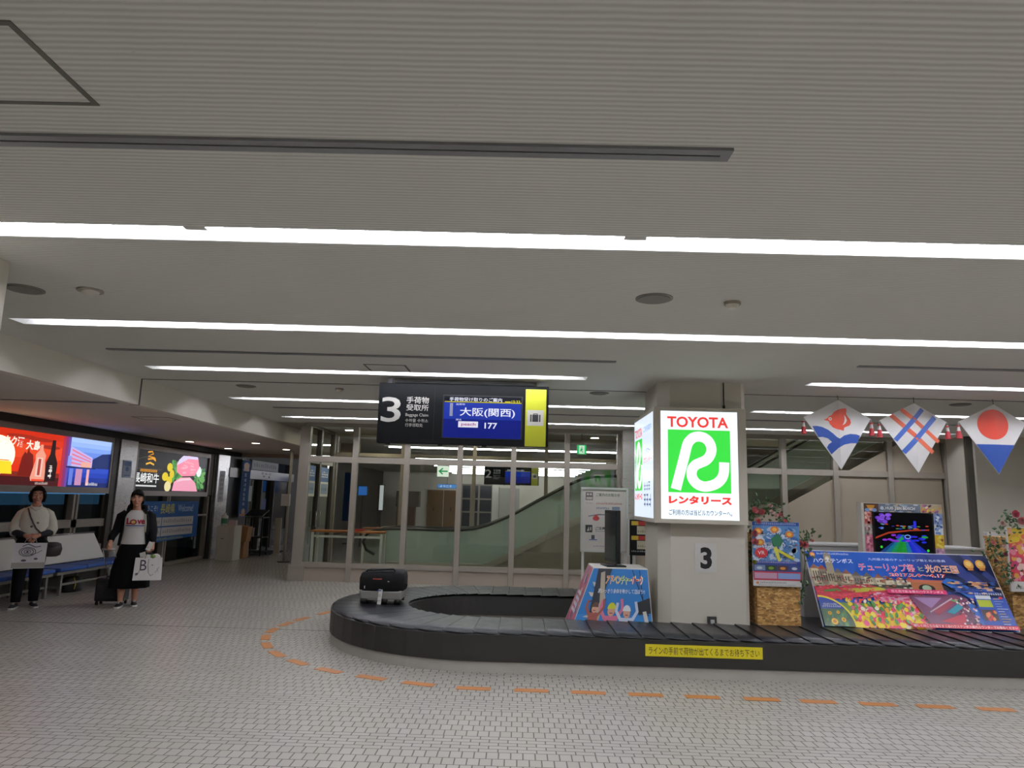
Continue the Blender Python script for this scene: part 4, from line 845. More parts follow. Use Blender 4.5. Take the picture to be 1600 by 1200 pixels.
leaves([px(x, y, 8.06) for x, y in [(1172,805),(1175,822),(1178,792),(1190,790),(1200,795),(1212,798),(1222,812),(1172,840),(1174,858),(1174,872),(1176,884),(1262,862),(1258,840),(1266,842)]], ga, 4, 16, .05)
leaves([px(x, y, 7.93) for x, y in [(1256,910),(1255,925),(1252,937),(1257,918)]], ga, 5, 4, .02)
B().tube([px(x, y, 8.06) for x, y in [(1178,890),(1177,860),(1177,830),(1178,800),(1195,793),(1215,800),(1230,812),(1256,845),(1258,880),(1256,910),(1251,938)]], .006).build('stem', mat('#4a5a30', .7), ga)
ob2 = thing('display_box', 'second strand board box at the right end of tulip poster', 'box', (5.85, 8.3, .337))
B().box(5.5, 6.1, 8.2, 8.6, .337, 1.3).build('body', OSB, ob2); B().box(5.49, 6.11, 8.19, 8.61, 1.3, 1.32).build('lid', OSB, ob2)
p3 = thing('poster_board', 'red and yellow flower poster cut by the right edge of view', 'poster', (5.75, 8.15, .8))
B().box(5.455, 6.0, 8.14, 8.165, .74, 1.44).build('board', WHITE, p3)
P = Print((5.455, 8.14, .74), (1,0,0), (0,0,1), rough=.3); rr = random.Random(8); P.rect(.01,.11,.535,.69,'#c8465c'); P.rect(.01,.52,.535,.69,'#d8a83a')
P.clip = (.01, .11, .535, .69)
P.ovals([(rr.uniform(.03,.5), rr.uniform(.13,.5), .03, .03, rr.choice(['#d84a60','#e88aa0','#d8343c','#f0c8c0','#e0a850','#c03a70']), 0) for q in range(110)])
P.ovals([(rr.uniform(.03,.5), rr.uniform(.5,.66), .05, .03, rr.choice(['#e0c43c','#d8b040','#e8a8a0','#d86a48']), 0) for q in range(30)])
P.oval(.3,.45,.12,.12,'#e8d8a0'); P.oval(.3,.45,.08,.09,'#d87a68'); P.clip = None; scribble(P, .05, .03, .4, .03, 10, '#8a6a6a', 4); P.build('print', p3)
gb = thing('rose_garland', 'artificial rose garland beside the right edge flower poster', 'flowers', (5.5, 8.1, 1.3))
for i, (x, y, r, c) in enumerate([(1587,803,.05,'#c85a72'),(1597,814,.05,PK),(1567,818,.035,WP),(1552,848,.03,PK),(1556,876,.025,'#7a3040'),(1569,854,.03,WP),(1571,866,.028,'#8a3a4a')]): rose(px(x, y, 8.05), r, c, gb, 30+i)
leaves([px(x, y, 8.1) for x, y in [(1576,808),(1585,816),(1572,824),(1562,838),(1560,850),(1564,864),(1570,880),(1574,895),(1578,905),(1546,868)]], gb, 9, 16, .05)
t = thing('wall_panel', 'small pale grey upright panel behind the right garland', 'panel', (5.35, 8.7, .335)); B().box(5.6, 5.72, 8.7, 8.78, .335, 1.36).build('panel', mat('#b9b8b8', .5), t); B().box(5.55, 5.77, 8.66, 8.82, .335, .35).build('foot', FRAME, t)

# adventure park pedestal with television seen edge on
pd = thing('display_pedestal', 'tapered picture pedestal with adventure park print left of the pillar', 'pedestal', (1.05, 8.3, 0))
b0 = [Vector(v) for v in ((.50,7.86,0),(1.49,7.86,0),(1.49,8.75,0),(.50,8.75,0))]; t0 = [Vector(v) for v in ((.84,8.0,.88),(1.43,8.0,.88),(1.43,8.55,.88),(.84,8.55,.88))]
B().add(b0+t0, [(0,3,2,1),(4,5,6,7),(0,1,5,4),(1,2,6,5),(2,3,7,6),(3,0,4,7)]).build('body', mat('#d8d5cd', .5), pd)
# front picture: the sloping sheet is laid out by bilinear position on the tapered face
class Sheet(Print):
    def __init__(s, q, **k): s.q = [Vector(v) for v in q]; Print.__init__(s, q[0], s.q[1]-s.q[0], s.q[3]-s.q[0], **k)
    def p(s, u, v): a = s.q[0].lerp(s.q[1], u); b = s.q[3].lerp(s.q[2], u); return a.lerp(b, v) + s.N*(s.lay*s.step)
P = Sheet((b0[0], b0[1], t0[1], t0[0]), rough=.3); rr = random.Random(13)
P.rect(.01,.01,.99,.99,'#2f7cc4'); P.rect(.01,.01,.99,.45,'#3a8ad0'); P.clip = (.01,.01,.99,.99)
for q in range(14): P.poly([(.04+rr.uniform(0,.25),.95-.06*q),(.12+rr.uniform(0,.25),.93-.06*q),(.14+rr.uniform(0,.22),.88-.06*q),(.06+rr.uniform(0,.2),.9-.06*q)], rr.choice(['#1c2430','#3a3a3c','#5a5850','#c8c0b0']))
P.poly([(.1,.99),(.35,.99),(.28,.5),(.22,.3),(.16,.5)], '#2a2f3a'); P.stroke([(.2,.95),(.3,.6),(.26,.3)], .07, '#b8ad98'); P.stroke([(.72,.98),(.95,.45)], .012, '#1c2430'); P.stroke([(.85,.98),(.9,.5)], .01, '#1c2430'); P.poly([(.8,.6),(.99,.66),(.99,.48),(.82,.46)], '#22262c'); P.stroke([(.9,.5),(.95,.2)], .05, '#d8d4cc')
def kid(u, v, s_, helm, coat):
    P.poly([(u-.09*s_, v-.3*s_),(u+.09*s_, v-.3*s_),(u+.075*s_, v-.06*s_),(u-.075*s_, v-.06*s_)], coat); P.stroke([(u-.07*s_, v-.1*s_),(u-.15*s_, v+.02*s_),(u-.14*s_, v+.12*s_)], .04*s_, coat); P.stroke([(u+.07*s_, v-.1*s_),(u+.15*s_, v+.02*s_),(u+.13*s_, v+.14*s_)], .04*s_, coat)
    P.oval(u, v, .05*s_, .065*s_, '#d8a488'); P.poly([(u+.058*s_*math.cos(a), v+.02*s_+.075*s_*math.sin(a)) for a in [PI*k/10 for k in range(11)]], helm); P.rect(u-.02*s_, v-.035*s_, u+.02*s_, v-.022*s_, '#a04a48')
kid(.45,.5,1., '#d8d83a', '#d87a98'); kid(.66,.48,.95, '#e8ecec', '#d0d8e8'); kid(.22,.52,.8, '#6a4a3a', '#a05a50'); kid(.5,.25,.7,'#d84848','#c8484c')
P.text('アドベンチャーパーク', .285, .80, .12, '#f4ecd8', .62, .07); 
for s_, u, c in (('アド', .29, '#e8822c'), ('ベン', .41, '#e0b028'), ('チャー', .53, '#4aa040'), ('パーク', .71, '#d84a38')): P.text(s_, u, .81, .1, c, .11 if len(s_) == 2 else .17, .02)
P.text('思いっきり身体を動かして遊ぼう!!', .2, .7, .055, '#eef2f6', .72, .012); P.clip = None
P.build('front_picture', pd)
P = Sheet((b0[3], b0[0], t0[0], t0[3]), rough=.3); P.rect(.01,.01,.99,.99,'#b87890'); P.clip = (.01,.01,.99,.99)
P.ovals([(rr.uniform(.05,.95), rr.uniform(.05,.95), .08, .05, rr.choice(['#d898a8','#c8505c','#5a6a98','#e8d0d0','#8a4a58','#d86a84']), rr.uniform(-1,1)) for q in range(60)])
for q in range(4): P.rect(.2,.42+.07*q,.7,.46+.07*q,rr.choice(['#d8e0ec','#3a5aa0','#e8e8ec'])); 
P.clip = None; P.build('side_picture', pd)
tm = thing('television', 'thin black television seen edge on atop the adventure pedestal', 'television', (1.1, 8.28, .88))
b_ = B(); b_.T = Matrix.Translation((1.08, 8.27, .88)) @ Matrix.Rotation(math.radians(-82), 4, 'Z')
b_.use(BLACK).cbox((0,0,.33), (.5,.05,.58)); o = b_.build('casing', None, tm, bev=.006)
b_ = B(); b_.T = Matrix.Translation((1.08, 8.27, .88)) @ Matrix.Rotation(math.radians(-82), 4, 'Z'); b_.box(-.23, .23, -.028, -.0255, .07, .59).build('screen', mat('#2a2d30', .08, noise=.2, scale=6), tm)
b_ = B(); b_.T = Matrix.Translation((1.08, 8.27, .88)) @ Matrix.Rotation(math.radians(-82), 4, 'Z'); b_.box(-.03, .03, .03, .05, .0, .4).box(-.15,.15,-.1,.12,0,.015).build('stand', BLACK, tm)
b_ = B(); b_.T = Matrix.Translation((1.08, 8.27, .88)) @ Matrix.Rotation(math.radians(-82), 4, 'Z'); b_.box(-.252, -.249, -.012, .012, .05, .61).build('edge_trim', CHROME, tm)
# notice boards behind the carousel
nb = thing('notice_board', 'white framed notice board on legs behind the carousel, left of pillar', 'notice board', (1.3, 11, 0))
for x in (.99, 1.635): B().box(x-.018, x+.018, 10.98, 11.02, 0, .86).build('leg', WHITE, nb)
for x in (.99, 1.635): B().box(x-.02, x+.02, 10.75, 11.25, 0, .03).build('foot', WHITE, nb)
B().box(.965, 1.66, 10.98, 11.02, .85, 1.80).build('board', mat('#dcd9d2', .4), nb)
fr = B(); fr.box(.955,.985,10.965,11.03,.845,1.81).box(1.64,1.67,10.965,11.03,.845,1.81).box(.985,1.64,10.965,11.03,1.78,1.81).box(.985,1.64,10.965,11.03,.845,.875); fr.build('frame', mat('#d6d5d2', .35, .4), nb)
P = Print((.985, 10.98, .875), (1,0,0), (0,0,1)); P.rect(.02,.02,.635,.885,'#dcd4cd'); P.rect(.04,.74,.15,.86,'#5c5856'); P.rect(.055,.81,.09,.845,'#c9c4bc'); P.rect(.1,.81,.135,.845,'#c9c4bc'); P.rect(.05,.75,.14,.79,'#c9c4bc')
P.text('ご案内のお知らせ', .2, .8, .05, '#3f5a3a', .36, .01); scribble(P, .2, .68, .4, .03, 16, '#c06a64', 4); scribble(P, .05, .69, .1, .015, 6, '#b08078', 5); scribble(P, .2, .61, .2, .03, 8, '#5c70a0', 6); P.rect(.44,.59,.56,.65,'#8a96ac')
P.stroke([(.08,.5),(.25,.53),(.55,.52)], .015, '#7c8088'); P.oval(.2,.47,.05,.035,'#c04448'); P.oval(.2,.51,.02,.02,'#c04448'); P.rect(.04,.26,.145,.37,'#2c2c2e'); P.poly([(.06,.28),(.09,.35),(.1,.28)],'#c9c4bc'); P.rect(.11,.29,.13,.34,'#c9c4bc'); P.text('ご注意', .19, .3, .045, '#2c2c2e', .15, .02); scribble(P, .19, .27, .25, .02, 12, '#5a5a5c', 7)
P.rect(.06,.12,.4,.24,'#d6d0ca'); P.rect(.13,.16,.18,.22,'#3a3a40'); P.rect(.1,.145,.22,.158,'#44609a'); scribble(P, .16, .05, .22, .02, 9, '#6a70a0', 8); P.build('notices', nb)
n2 = thing('notice_board', 'dark notice board with red and yellow headings, half hidden behind the pillar', 'notice board', (1.85, 10.6, 0))
B().box(1.60, 1.63, 10.58, 10.62, .82, 1.36).box(2.12, 2.15, 10.58, 10.62, .82, 1.36).build('frame', mat('#c9c8c4', .4, .4), n2); B().box(1.63, 2.12, 10.59, 10.61, .84, 1.35).build('board', BLACK, n2)
for x in (1.66, 2.1): B().box(x-.015, x+.015, 10.6, 10.63, 0, .84).build('leg', BLACK, n2)
P = Print((1.63, 10.59, .84), (1,0,0), (0,0,1))
for v in (.43, .22): P.rect(.03,v,.13,v+.06,'#d8b83a'); P.rect(.13,v,.3,v+.06,'#c03a34'); P.rect(.11,v-.13,.3,v-.01,'#cfc6ae'); scribble(P, .12, v-.1, .16, .03, 5, '#6a6050', 3)
scribble(P, .03, .05, .3, .02, 12, '#c8c8c4', 4); P.build('notices', n2)

# ------------------------------------------------------------------ hanging kites
def kite(cx, y, zt, lab, draw):
    t = thing('paper_kite', lab, 'kite', (cx, y, zt), 'kites hung from the ceiling')
    out = [(cx, y-.02, zt), (cx-.405, y+.03, zt-.215), (cx, y-.02, zt-.84), (cx+.405, y+.03, zt-.215)]
    b_ = B(); b_.add([*out, (cx, y-.02, zt-.215), *[(p[0], p[1]+.004, p[2]) for p in out], (cx, y-.016, zt-.215)],
       [(0,1,4),(1,2,4),(2,3,4),(3,0,4),(6,5,9),(7,6,9),(8,7,9),(5,8,9),(0,5,6,1),(1,6,7,2),(2,7,8,3),(3,8,5,0)]); b_.build('sail', mat('#dcdad8', .3, noise=.03, scale=9), t)
    B().tube([(cx, y-.008, zt), (cx, y-.008, zt-.84)], .005).tube([(cx-.405, y+.036, zt-.215), (cx, y-.01, zt-.215), (cx+.405, y+.036, zt-.215)], .005).build('spars', mat('#a8906a', .6), t)
    class K(Print):
        def p(s, u, v):    # folded sail: the ridge runs down the middle
            return Vector((cx+u, y-.0205 + .05*min(abs(u)/.405, 1) - s.lay*.0004 - .0015, zt+v))
    P = K((0,0,0), (1,0,0), (0,0,1), rough=.3); draw(P); P.build('picture', t)
    B().tube([(cx, y-.016, zt-.005), (cx, y-.01, H)], .003).build('string', BLACK, t)
    for sx in (-1, 1):
        x = cx+sx*.41
        b_ = B(); b_.use(mat('#d8d4d0', .6)).tube([(x, y+.03, zt-.215), (x, y+.03, zt-.26)], .003).ball((x, y+.03, zt-.27), .016, 10, 6).cyl((x, y+.03), .022, zt-.33, zt-.27, 12, .012)
        b_.use(mat('#a83038', .7)).cyl((x, y+.03), .036, zt-.42, zt-.33, 12, .022).cyl((x, y+.03), .02, zt-.278, zt-.262, 12); b_.build('tassel', None, t)
KZ = .00218
def zp(ox, oy): return lambda x, y: ((x-ox)*KZ, -(y-oy)*KZ)
def bird(P):
    f = zp(540, 165); blue = '#2f4f9c'; red = '#d8503c'
    def halves(pts, col):      # cut at the ridge so the print follows the fold
        q = [f(*p) for p in pts]
        for sgn in (-1, 1):
            o_ = []
            for i in range(len(q)):
                a, b_ = q[i], q[(i+1) % len(q)]
                if a[0]*sgn >= 0: o_.append(a)
                if a[0]*b_[0] < 0: k = a[0]/(a[0]-b_[0]); o_.append((0, a[1]+(b_[1]-a[1])*k))
            if len(o_) > 2: P.lay -= .5; P.poly(o_, col)
    halves([(398,313),(420,311),(450,317),(480,332),(505,352),(525,372),(540,380),(535,405),(515,432),(492,468),(470,430),(480,412),(497,400),(478,380),(450,372),(428,374)], blue)
    halves([(540,380),(565,362),(600,352),(635,353),(657,360),(640,402),(600,404),(565,412),(530,432),(492,468),(500,420),(520,395)], blue)
    halves([(458,277),(478,268),(488,255),(502,250),(515,232),(538,218),(562,212),(583,210),(586,222),(582,240),(590,256),(604,272),(608,290),(600,305),(582,312),(568,318),(563,337),(548,332),(528,328),(505,318),(490,300),(484,284)], red)
    P.lay += 1; halves([(570,248),(580,260),(585,278),(575,295),(558,306),(568,288),(572,268)], '#e8e4e0'); P.lay += 1; P.oval(*f(493,271), .018, .02, '#e8e4e0'); P.oval(*f(493,271), .009, .01, red)
def stripes(P):
    f = zp(975, 180)
    for a, b_, w, c in [((905,215),(1105,392),22,'#d86a50'),((850,248),(1068,452),24,'#d86a50'),((1020,212),(866,388),25,'#4a68b4'),((1090,255),(905,455),27,'#4a68b4')]:
        n = 44; P.stroke([f(a[0]+(b_[0]-a[0])*q/n, a[1]+(b_[1]-a[1])*q/n) for q in range(n+1)], w*KZ, c)
def sun(P):
    f = zp(1440, 195); n = 24; u0, v0 = f(1433, 307)
    for sgn in (-1, 1):
        pts = [(u0+.185*math.cos(2*PI*k/48), v0+.182*math.sin(2*PI*k/48)) for k in range(48)]; P.lay = 1
        P.poly([(max(0, x) if sgn > 0 else min(0, x), y) for x, y in pts], '#d24a3a')
    P.lay = 1; P.poly([(-.228,-.485),(0,-.485),(0,-.835)], '#2f4f9c'); P.lay = 1; P.poly([(0,-.485),(.228,-.485),(0,-.835)], '#2f4f9c')
kite(3.85, 8.6, 2.89, 'white kite with a red bird over blue waves, leftmost kite', bird)
kite(4.765, 8.6, 2.875, 'white kite with crossing red and blue stripes, middle kite', stripes)
kite(5.72, 8.6, 2.885, 'white kite with red disc and blue lower tip, rightmost kite', sun)

# ================================================================== LEFT SIDE: light boxes, banners, bench, cabinet
def Yp(x): return -.05 + 8110/(810-x)       # depth along the left wall for a picture column
def lightbox(y0, y1, z0, z1, lab):
    t = thing('advert_lightbox', lab, 'lit advertisement', (XW, (y0+y1)/2, z0), 'lit advertisements on the left wall')
    b_ = B(); x0, x1 = XW-.02, XW+.04
    b_.box(x0, x1, y0-.06, y1+.05, z1, z1+.1).box(x0, x1, y0-.06, y1+.05, z0-.1, z0).box(x0, x1, y0-.06, y0, z0, z1).box(x0, x1, y1, y1+.05, z0, z1); b_.build('frame', mat('#8f8680', .4, .5), t)
    B().box(x0, x1-.03, y0, y1, z0, z1).build('panel', mat('#101010', .5), t)
    return t, Print((x1-.03, y0, z0), (0,1,0), (0,0,1), emit=1., rough=.3)
t, P = lightbox(9.1, 12.8, 1.6, 2.41, 'long glowing red sunset and blue seaside advertisement on the left wall')
w, h = 3.7, .81; U = lambda x: Yp(x)-9.1
P.rect(0, 0, w, h, '#e83418'); rr = random.Random(2)
for i, c in enumerate(['#d83014','#e03816','#f04a20','#ee4a20','#e43c1a']): P.rect(0, .7-.1*i, U(104), .81-.1*i, c)
P.rect(0, 0, U(104), .16, '#4a1a1c'); P.rect(0,.13,U(104),.2,'#8a2a1c')
for x, z_1, ww in ((40,.72,.7),(85,.6,.5),(70,.7,.6)): P.oval(U(x), z_1, ww*.5, .03, '#a82c18')
P.oval(U(4), .42, .36, .28, '#fff2c8', 30, emit=1.6); P.poly([(U(4)-.36,.16),(U(4)+.34,.16),(U(4)+.3,.34),(U(4)-.3,.34)], '#f8c828', emit=1.3); P.rect(0,.345,U(24),.36,'#e87820')
P.poly([(U(39),.14),(U(43),.42),(U(47),.5),(U(50),.47),(U(52),.58),(U(54),.5),(U(60),.46),(U(62),.3),(U(66),.14)], '#7a1c14')
P.text('ンタク酒', U(1), .56, .15, '#fbeee0', U(43)-U(1), .03); P.text('大島', U(47), .53, .15, '#fbeee0', U(69)-U(47), .03)
bx = U(72); P.poly([(bx-.17,.07),(bx+.13,.07),(bx+.16,.12),(bx+.11,.38),(bx+.12,.47),(bx+.04,.55),(bx+.03,.63),(bx-.03,.63),(bx-.04,.55),(bx-.12,.47),(bx-.11,.38),(bx-.19,.12)], '#f4a088'); P.rect(bx-.08,.14,bx+.06,.43,'#f2c8b8'); P.rect(bx-.04,.16,bx+.02,.41,'#b04038'); P.rect(bx-.15,.07,bx+.13,.1,'#f05038')
bx = U(90); P.poly([(bx-.13,.08),(bx+.13,.08),(bx+.14,.36),(bx+.06,.5),(bx+.04,.72),(bx-.04,.72),(bx-.06,.5),(bx-.14,.36)], '#241012'); scribble(P, bx-.06, .12, .12, .2, 1, '#e8e0dc', 3); scribble(P, bx-.05, .24, .1, .08, 1, '#e8e0dc', 5)
scribble(P, U(68), .02, .3, .035, 10, '#e8d8d0', 4)
x0 = U(104)
for i, c in enumerate(['#b83048','#8a3470','#6a4aa8']): P.rect(x0+.07*i, 0, x0+.07*i+.08, h, c)
x0 += .2
for i, c in enumerate(['#4a64d0','#5c7ce0','#7094ee','#86aaf6','#9cbefa','#aecbfc']): P.rect(x0, .36+.075*i, w, .36+.075*(i+1)+.001, c)
P.poly([(x0,.34),(x0,.46),(x0+.3,.52),(x0+.5,.4),(w-.5,.48),(w-.25,.58),(w,.6),(w,.3),(x0,.3)], '#20306c')
for i, c in enumerate(['#1c2c6c','#20389a','#2444b8','#3050c4']): P.rect(x0, .08*i, w, .08*i+.085, c)
P.poly([(U(117),.66),(U(152),.5),(U(152),.32),(U(114),.34)], '#c8b8f0'); P.poly([(U(114),.34),(U(114),.5),(U(120),.5),(U(120),.34)], '#8ea0f0')
for q in range(4): P.poly([(U(119),.62-.07*q),(U(150),.48-.04*q),(U(150),.46-.04*q),(U(119),.59-.07*q)], '#e87c9c')
P.rect(U(135),.33,U(150),.42,'#f0b0a0'); P.rect(U(112),.31,U(158),.33,'#182458')
for a, b_, c in ((128,138,'#c890b8'),(145,149,'#f0b0b0'),(118,124,'#6a80dc')): P.rect(U(a), .03, U(b_), .3, c)
scribble(P, U(146), .03, U(164)-U(146), .05, 9, '#f4f4fc', 6); P.build('picture', t)
t, P = lightbox(13.72, 16.9, 1.57, 2.37, 'black glowing beef advertisement with pink meat, beside the steel jamb')
w, h = 3.18, .8; U = lambda x: Yp(x)-13.72
P.rect(0, 0, w, h, '#151412'); P.rect(0, .42, U(262), .44, '#3a352c'); P.stroke([(.02,.6),(.3,.66),(.6,.64)], .012, '#4a463c')
e = U(242); P.stroke([(e-.12,.76),(e+.05,.78),(e+.1,.74),(e-.1,.68),(e+.14,.66),(e+.2,.63)], .03, '#e8a01c'); P.stroke([(e-.1,.62),(e+.1,.64),(e+.22,.6)], .03, '#e8a01c'); P.stroke([(e-.16,.52),(e,.555),(e+.16,.52)], .035, '#f0b428'); P.rect(U(228),.37,U(254),.42,'#c8861c'); scribble(P, U(229), .38, U(253)-U(229), .03, 9, '#3a2808', 4)
P.text('長崎和牛', U(219), .15, .2, '#f8f8f8', U(258)-U(219), .012); P.rect(U(221),.08,U(255),.11,'#d8d8d8')
P.ovals([(rr.uniform(U(276), U(293)), rr.uniform(.25,.62), .09, .05, rr.choice(['#3c8a34','#2c6a2c','#58a848']), rr.uniform(-1,1)) for q in range(50)])
P.ovals([(rr.uniform(U(312), U(326)), rr.uniform(.1,.5), .1, .04, rr.choice(['#3c8a44','#2c6a34','#68a858']), rr.uniform(-1,1)) for q in range(50)])
for x, v, a in ((273,.5,.12),(267,.3,.13),(274,.22,.12),(277,.36,.1)): P.oval(U(x), v, a, .09, '#e0c81c', 18)
P.oval(U(272),.1,.14,.11,'#e8dca0',18); P.oval(U(318),.46,.13,.12,'#e8f0f0')
P.poly([(U(284),.42),(U(283),.6),(U(290),.74),(U(300),.79),(U(315),.78),(U(318),.55),(U(312),.36),(U(292),.33)], '#f48aa4'); P.poly([(U(283),.56),(U(286),.68),(U(292),.78),(U(314),.79),(U(315),.73),(U(300),.72),(U(290),.62)], '#dcd0f0'); P.ovals([(rr.uniform(U(289),U(311)), rr.uniform(.4,.66), .1, .012, '#f8b0c0', rr.uniform(-.3,.3)) for q in range(16)])
P.poly([(U(279),.01),(U(281),.2),(U(290),.3),(U(305),.32),(U(314),.2),(U(318),.01)], '#f0a0b8'); P.poly([(U(284),.2),(U(291),.28),(U(305),.3),(U(308),.26),(U(295),.24)], '#f6ccd8'); P.build('picture', t)
# notices on the steel jambs
for y, z, c, l in [(13.2, 1.8, '#9fb0cc', 'small blue and white notice on the steel jamb between advertisements'), (17.55, 1.35, '#c9cad0', 'tall paper notice on the steel jamb beside the cabinet')]:
    hh = .32 if y < 15 else .75
    o = tag(B().box(XW+.041, XW+.045, y, y+.3, z, z+hh).build('notice', mat(c, .5)), l, 'notice'); P = Print((XW+.045, y, z), (0,1,0), (0,0,1))
    if y < 15: P.rect(.03, hh-.1, .27, hh-.02, '#3c68a8'); P.oval(.15, .16, .06, .045, '#3c68a8'); P.rect(.05, .03, .25, .05, '#3c68a8')
    else:
        for q in range(6): scribble(P, .05, .06+.11*q, .2, .06, 3, '#6a6c74', q)
    P.build('print', o)
# welcome banner on the window
bn = thing('banner', 'blue welcome banner with yellow characters hung on the left windows', 'banner', (XW-.01, 15.4, .5))
B().add([(XW-.006,14.1,1.36),(XW-.006,16.62,1.36),(XW-.006,16.68,.58),(XW-.006,14.1,.5),(XW-.02,14.1,1.36),(XW-.02,16.62,1.36),(XW-.02,16.68,.58),(XW-.02,14.1,.5)], [(3,2,1,0),(4,5,6,7),(0,1,5,4),(1,2,6,5),(2,3,7,6),(3,0,4,7)]).build('cloth', mat('#1d5aa0', .7), bn)
P = Print((XW-.006, 14.1, .5), (0,1,0), (0,0,1), rough=.6); P.text('ようこそ!', .1, .66, .11, '#c8d8ec', .55, .01); P.text('長崎県', .78, .6, .21, '#cfc83c', .62, .008); P.text('Welcome!', 1.55, .64, .15, '#a8c4e4', .72, .005)
for v in (.35, .14):
    P.rect(.5, v, 2.32, v+.18, '#c4c2c4'); P.rect(.86, v, .89, v+.18, '#3a6cae'); scribble(P, .55, v+.06, .26, .07, 4, '#77757a', int(v*100)); scribble(P, .95, v+.06, 1.3, .07, 14, '#77757a', int(v*100)+1)
scribble(P, .5, .06, 1.4, .05, 22, '#a8b860', 9); P.build('printed_face', bn)
vb = thing('vertical_banner', 'tall narrow blue vertical banner beside the automatic door', 'banner', (XW+.12, 19.0, 2.44))
B().box(XW+.115, XW+.125, 18.72, 19.32, .95, 2.44).build('cloth', mat('#1b5596', .7), vb); B().tube([(XW+.12, 18.68, 2.44), (XW+.12, 19.36, 2.44)], .014).build('rod', CHROME, vb); B().tube([(XW+.12, 19.02, 2.44), (XW+.12, 19.02, 2.5)], .006).build('cord', BLACK, vb)
P = Print((XW+.126, 18.72, .95), (0,1,0), (0,0,1)); P.oval(.3, 1.34, .2, .09, '#c8823c'); P.rect(.1, 1.2, .5, 1.27, '#b87a48'); 
for q in range(7): scribble(P, .2, 1.05-.125*q, .2, .09, 1, '#a8c4e4', q)
P.oval(.3,.14,.12,.08,'#c8a080'); P.rect(.05,.02,.55,.08,'#b8743c'); B().box(XW-.01, XW+.135, 18.66, 18.69, 2.43, 2.46).box(XW-.01, XW+.135, 19.35, 19.38, 2.43, 2.46).build('wall_bracket', FRAME, vb); P.build('printed_face', vb)
sg = thing('door_sign', 'white sign board with dark writing above the automatic door', 'sign', (XW+.08, 20.5, 2.22)); B().box(XW+.06, XW+.1, 19.45, 21.6, 2.22, 2.48).build('board', mat('#c8c9cc', .5), sg); P = Print((XW+.1, 19.45, 2.22), (0,1,0), (0,0,1)); scribble(P, .15, .08, 1.85, .11, 11, '#55565c', 4); P.build('lettering', sg)
ic = thing('door_decal', 'dark pictograms on the metal header of the automatic door', 'sticker', (XW+.065, 20.7, 2.0)); P = Print((XW+.06, 20.3, 2.0), (0,1,0), (0,0,1)); scribble(P, 0, .11, .9, .06, 3, '#2a2a2e', 5); P.poly([(.15,.08),(.35,.08),(.25,.02)], '#2a2a2e'); P.rect(.62,.02,.75,.08,'#2a2a2e'); P.build('pictograms', ic)
# bench units
BLUE = mat('#1f4a94', .5, noise=.08, scale=12); BACK = mat('#d3cfc3', .3, noise=.03)
def bench(y0, y1, yb0, yb1, lab):
    t = thing('waiting_bench', lab, 'bench', (-6.95, (y0+y1)/2, 0), 'waiting benches along the left wall')
    n = max(2, round((y1-y0)/.6)); cw = (y1-y0)/n
    for i in range(n): B().box(-7.15, -6.72, y0+i*cw+.006, y0+(i+1)*cw-.006, .345, .405).build('seat_cushion', BLUE, t, bev=.018)
    B().prism([(-7.14, yb0, .42), (-7.14, yb1, .42), (-7.235, yb1-.22, .83), (-7.235, yb0+.05, .83)], (-.02, 0, .005)).build('backrest', BACK, t)
    B().tube([(-7.245, yb0, .845), (-7.245, yb1-.2, .845)], .016).build('top_rail', CHROME, t)
    fr = mat('#8a8880', .4, .6)
    B().box(-7.12, -7.08, y0, y1, .3, .345).box(-6.8, -6.76, y0, y1, .3, .345).build('seat_frame', fr, t)
    k = max(2, round((y1-y0)/1.1)+1)
    for i in range(k):
        y = y0+.12+(y1-y0-.24)*i/(k-1)
        B().box(-6.8, -6.76, y-.02, y+.02, 0, .3).build('leg', fr, t); B().box(-7.3, -7.27, y-.02, y+.02, 0, .83).build('leg', fr, t); B().box(-7.27, -7.12, y-.015, y+.015, .3, .33).build('seat_bracket', fr, t); B().box(-7.16, -6.8, y-.015, y+.015, .1, .13).build('cross_bar', fr, t)
    B().box(-6.79, -6.77, y0+.1, y1-.1, .14, .17).build('stretcher', fr, t)
bench(8.3, 10.62, 8.4, 10.6, 'blue waiting bench with pale backrest behind the standing woman, cut by left edge')
bench(10.72, 13.4, 10.75, 12.55, 'blue waiting bench with pale backrest between the two women')
t = thing('bag', 'small black bag with yellow strap under the waiting bench', 'bag', (-6.95, 11.3, 0)); B().loft([(.0,-6.93,11.35,.13,.2),(.02,-6.93,11.35,.14,.21),(.16,-6.93,11.35,.12,.19),(.22,-6.93,11.35,.06,.14)], 16).build('body', BLACK, t); B().tube([(-6.79,11.22,.05),(-6.80,11.26,.14),(-6.86,11.3,.215)], .009).build('strap', mat('#a8901c', .5), t)
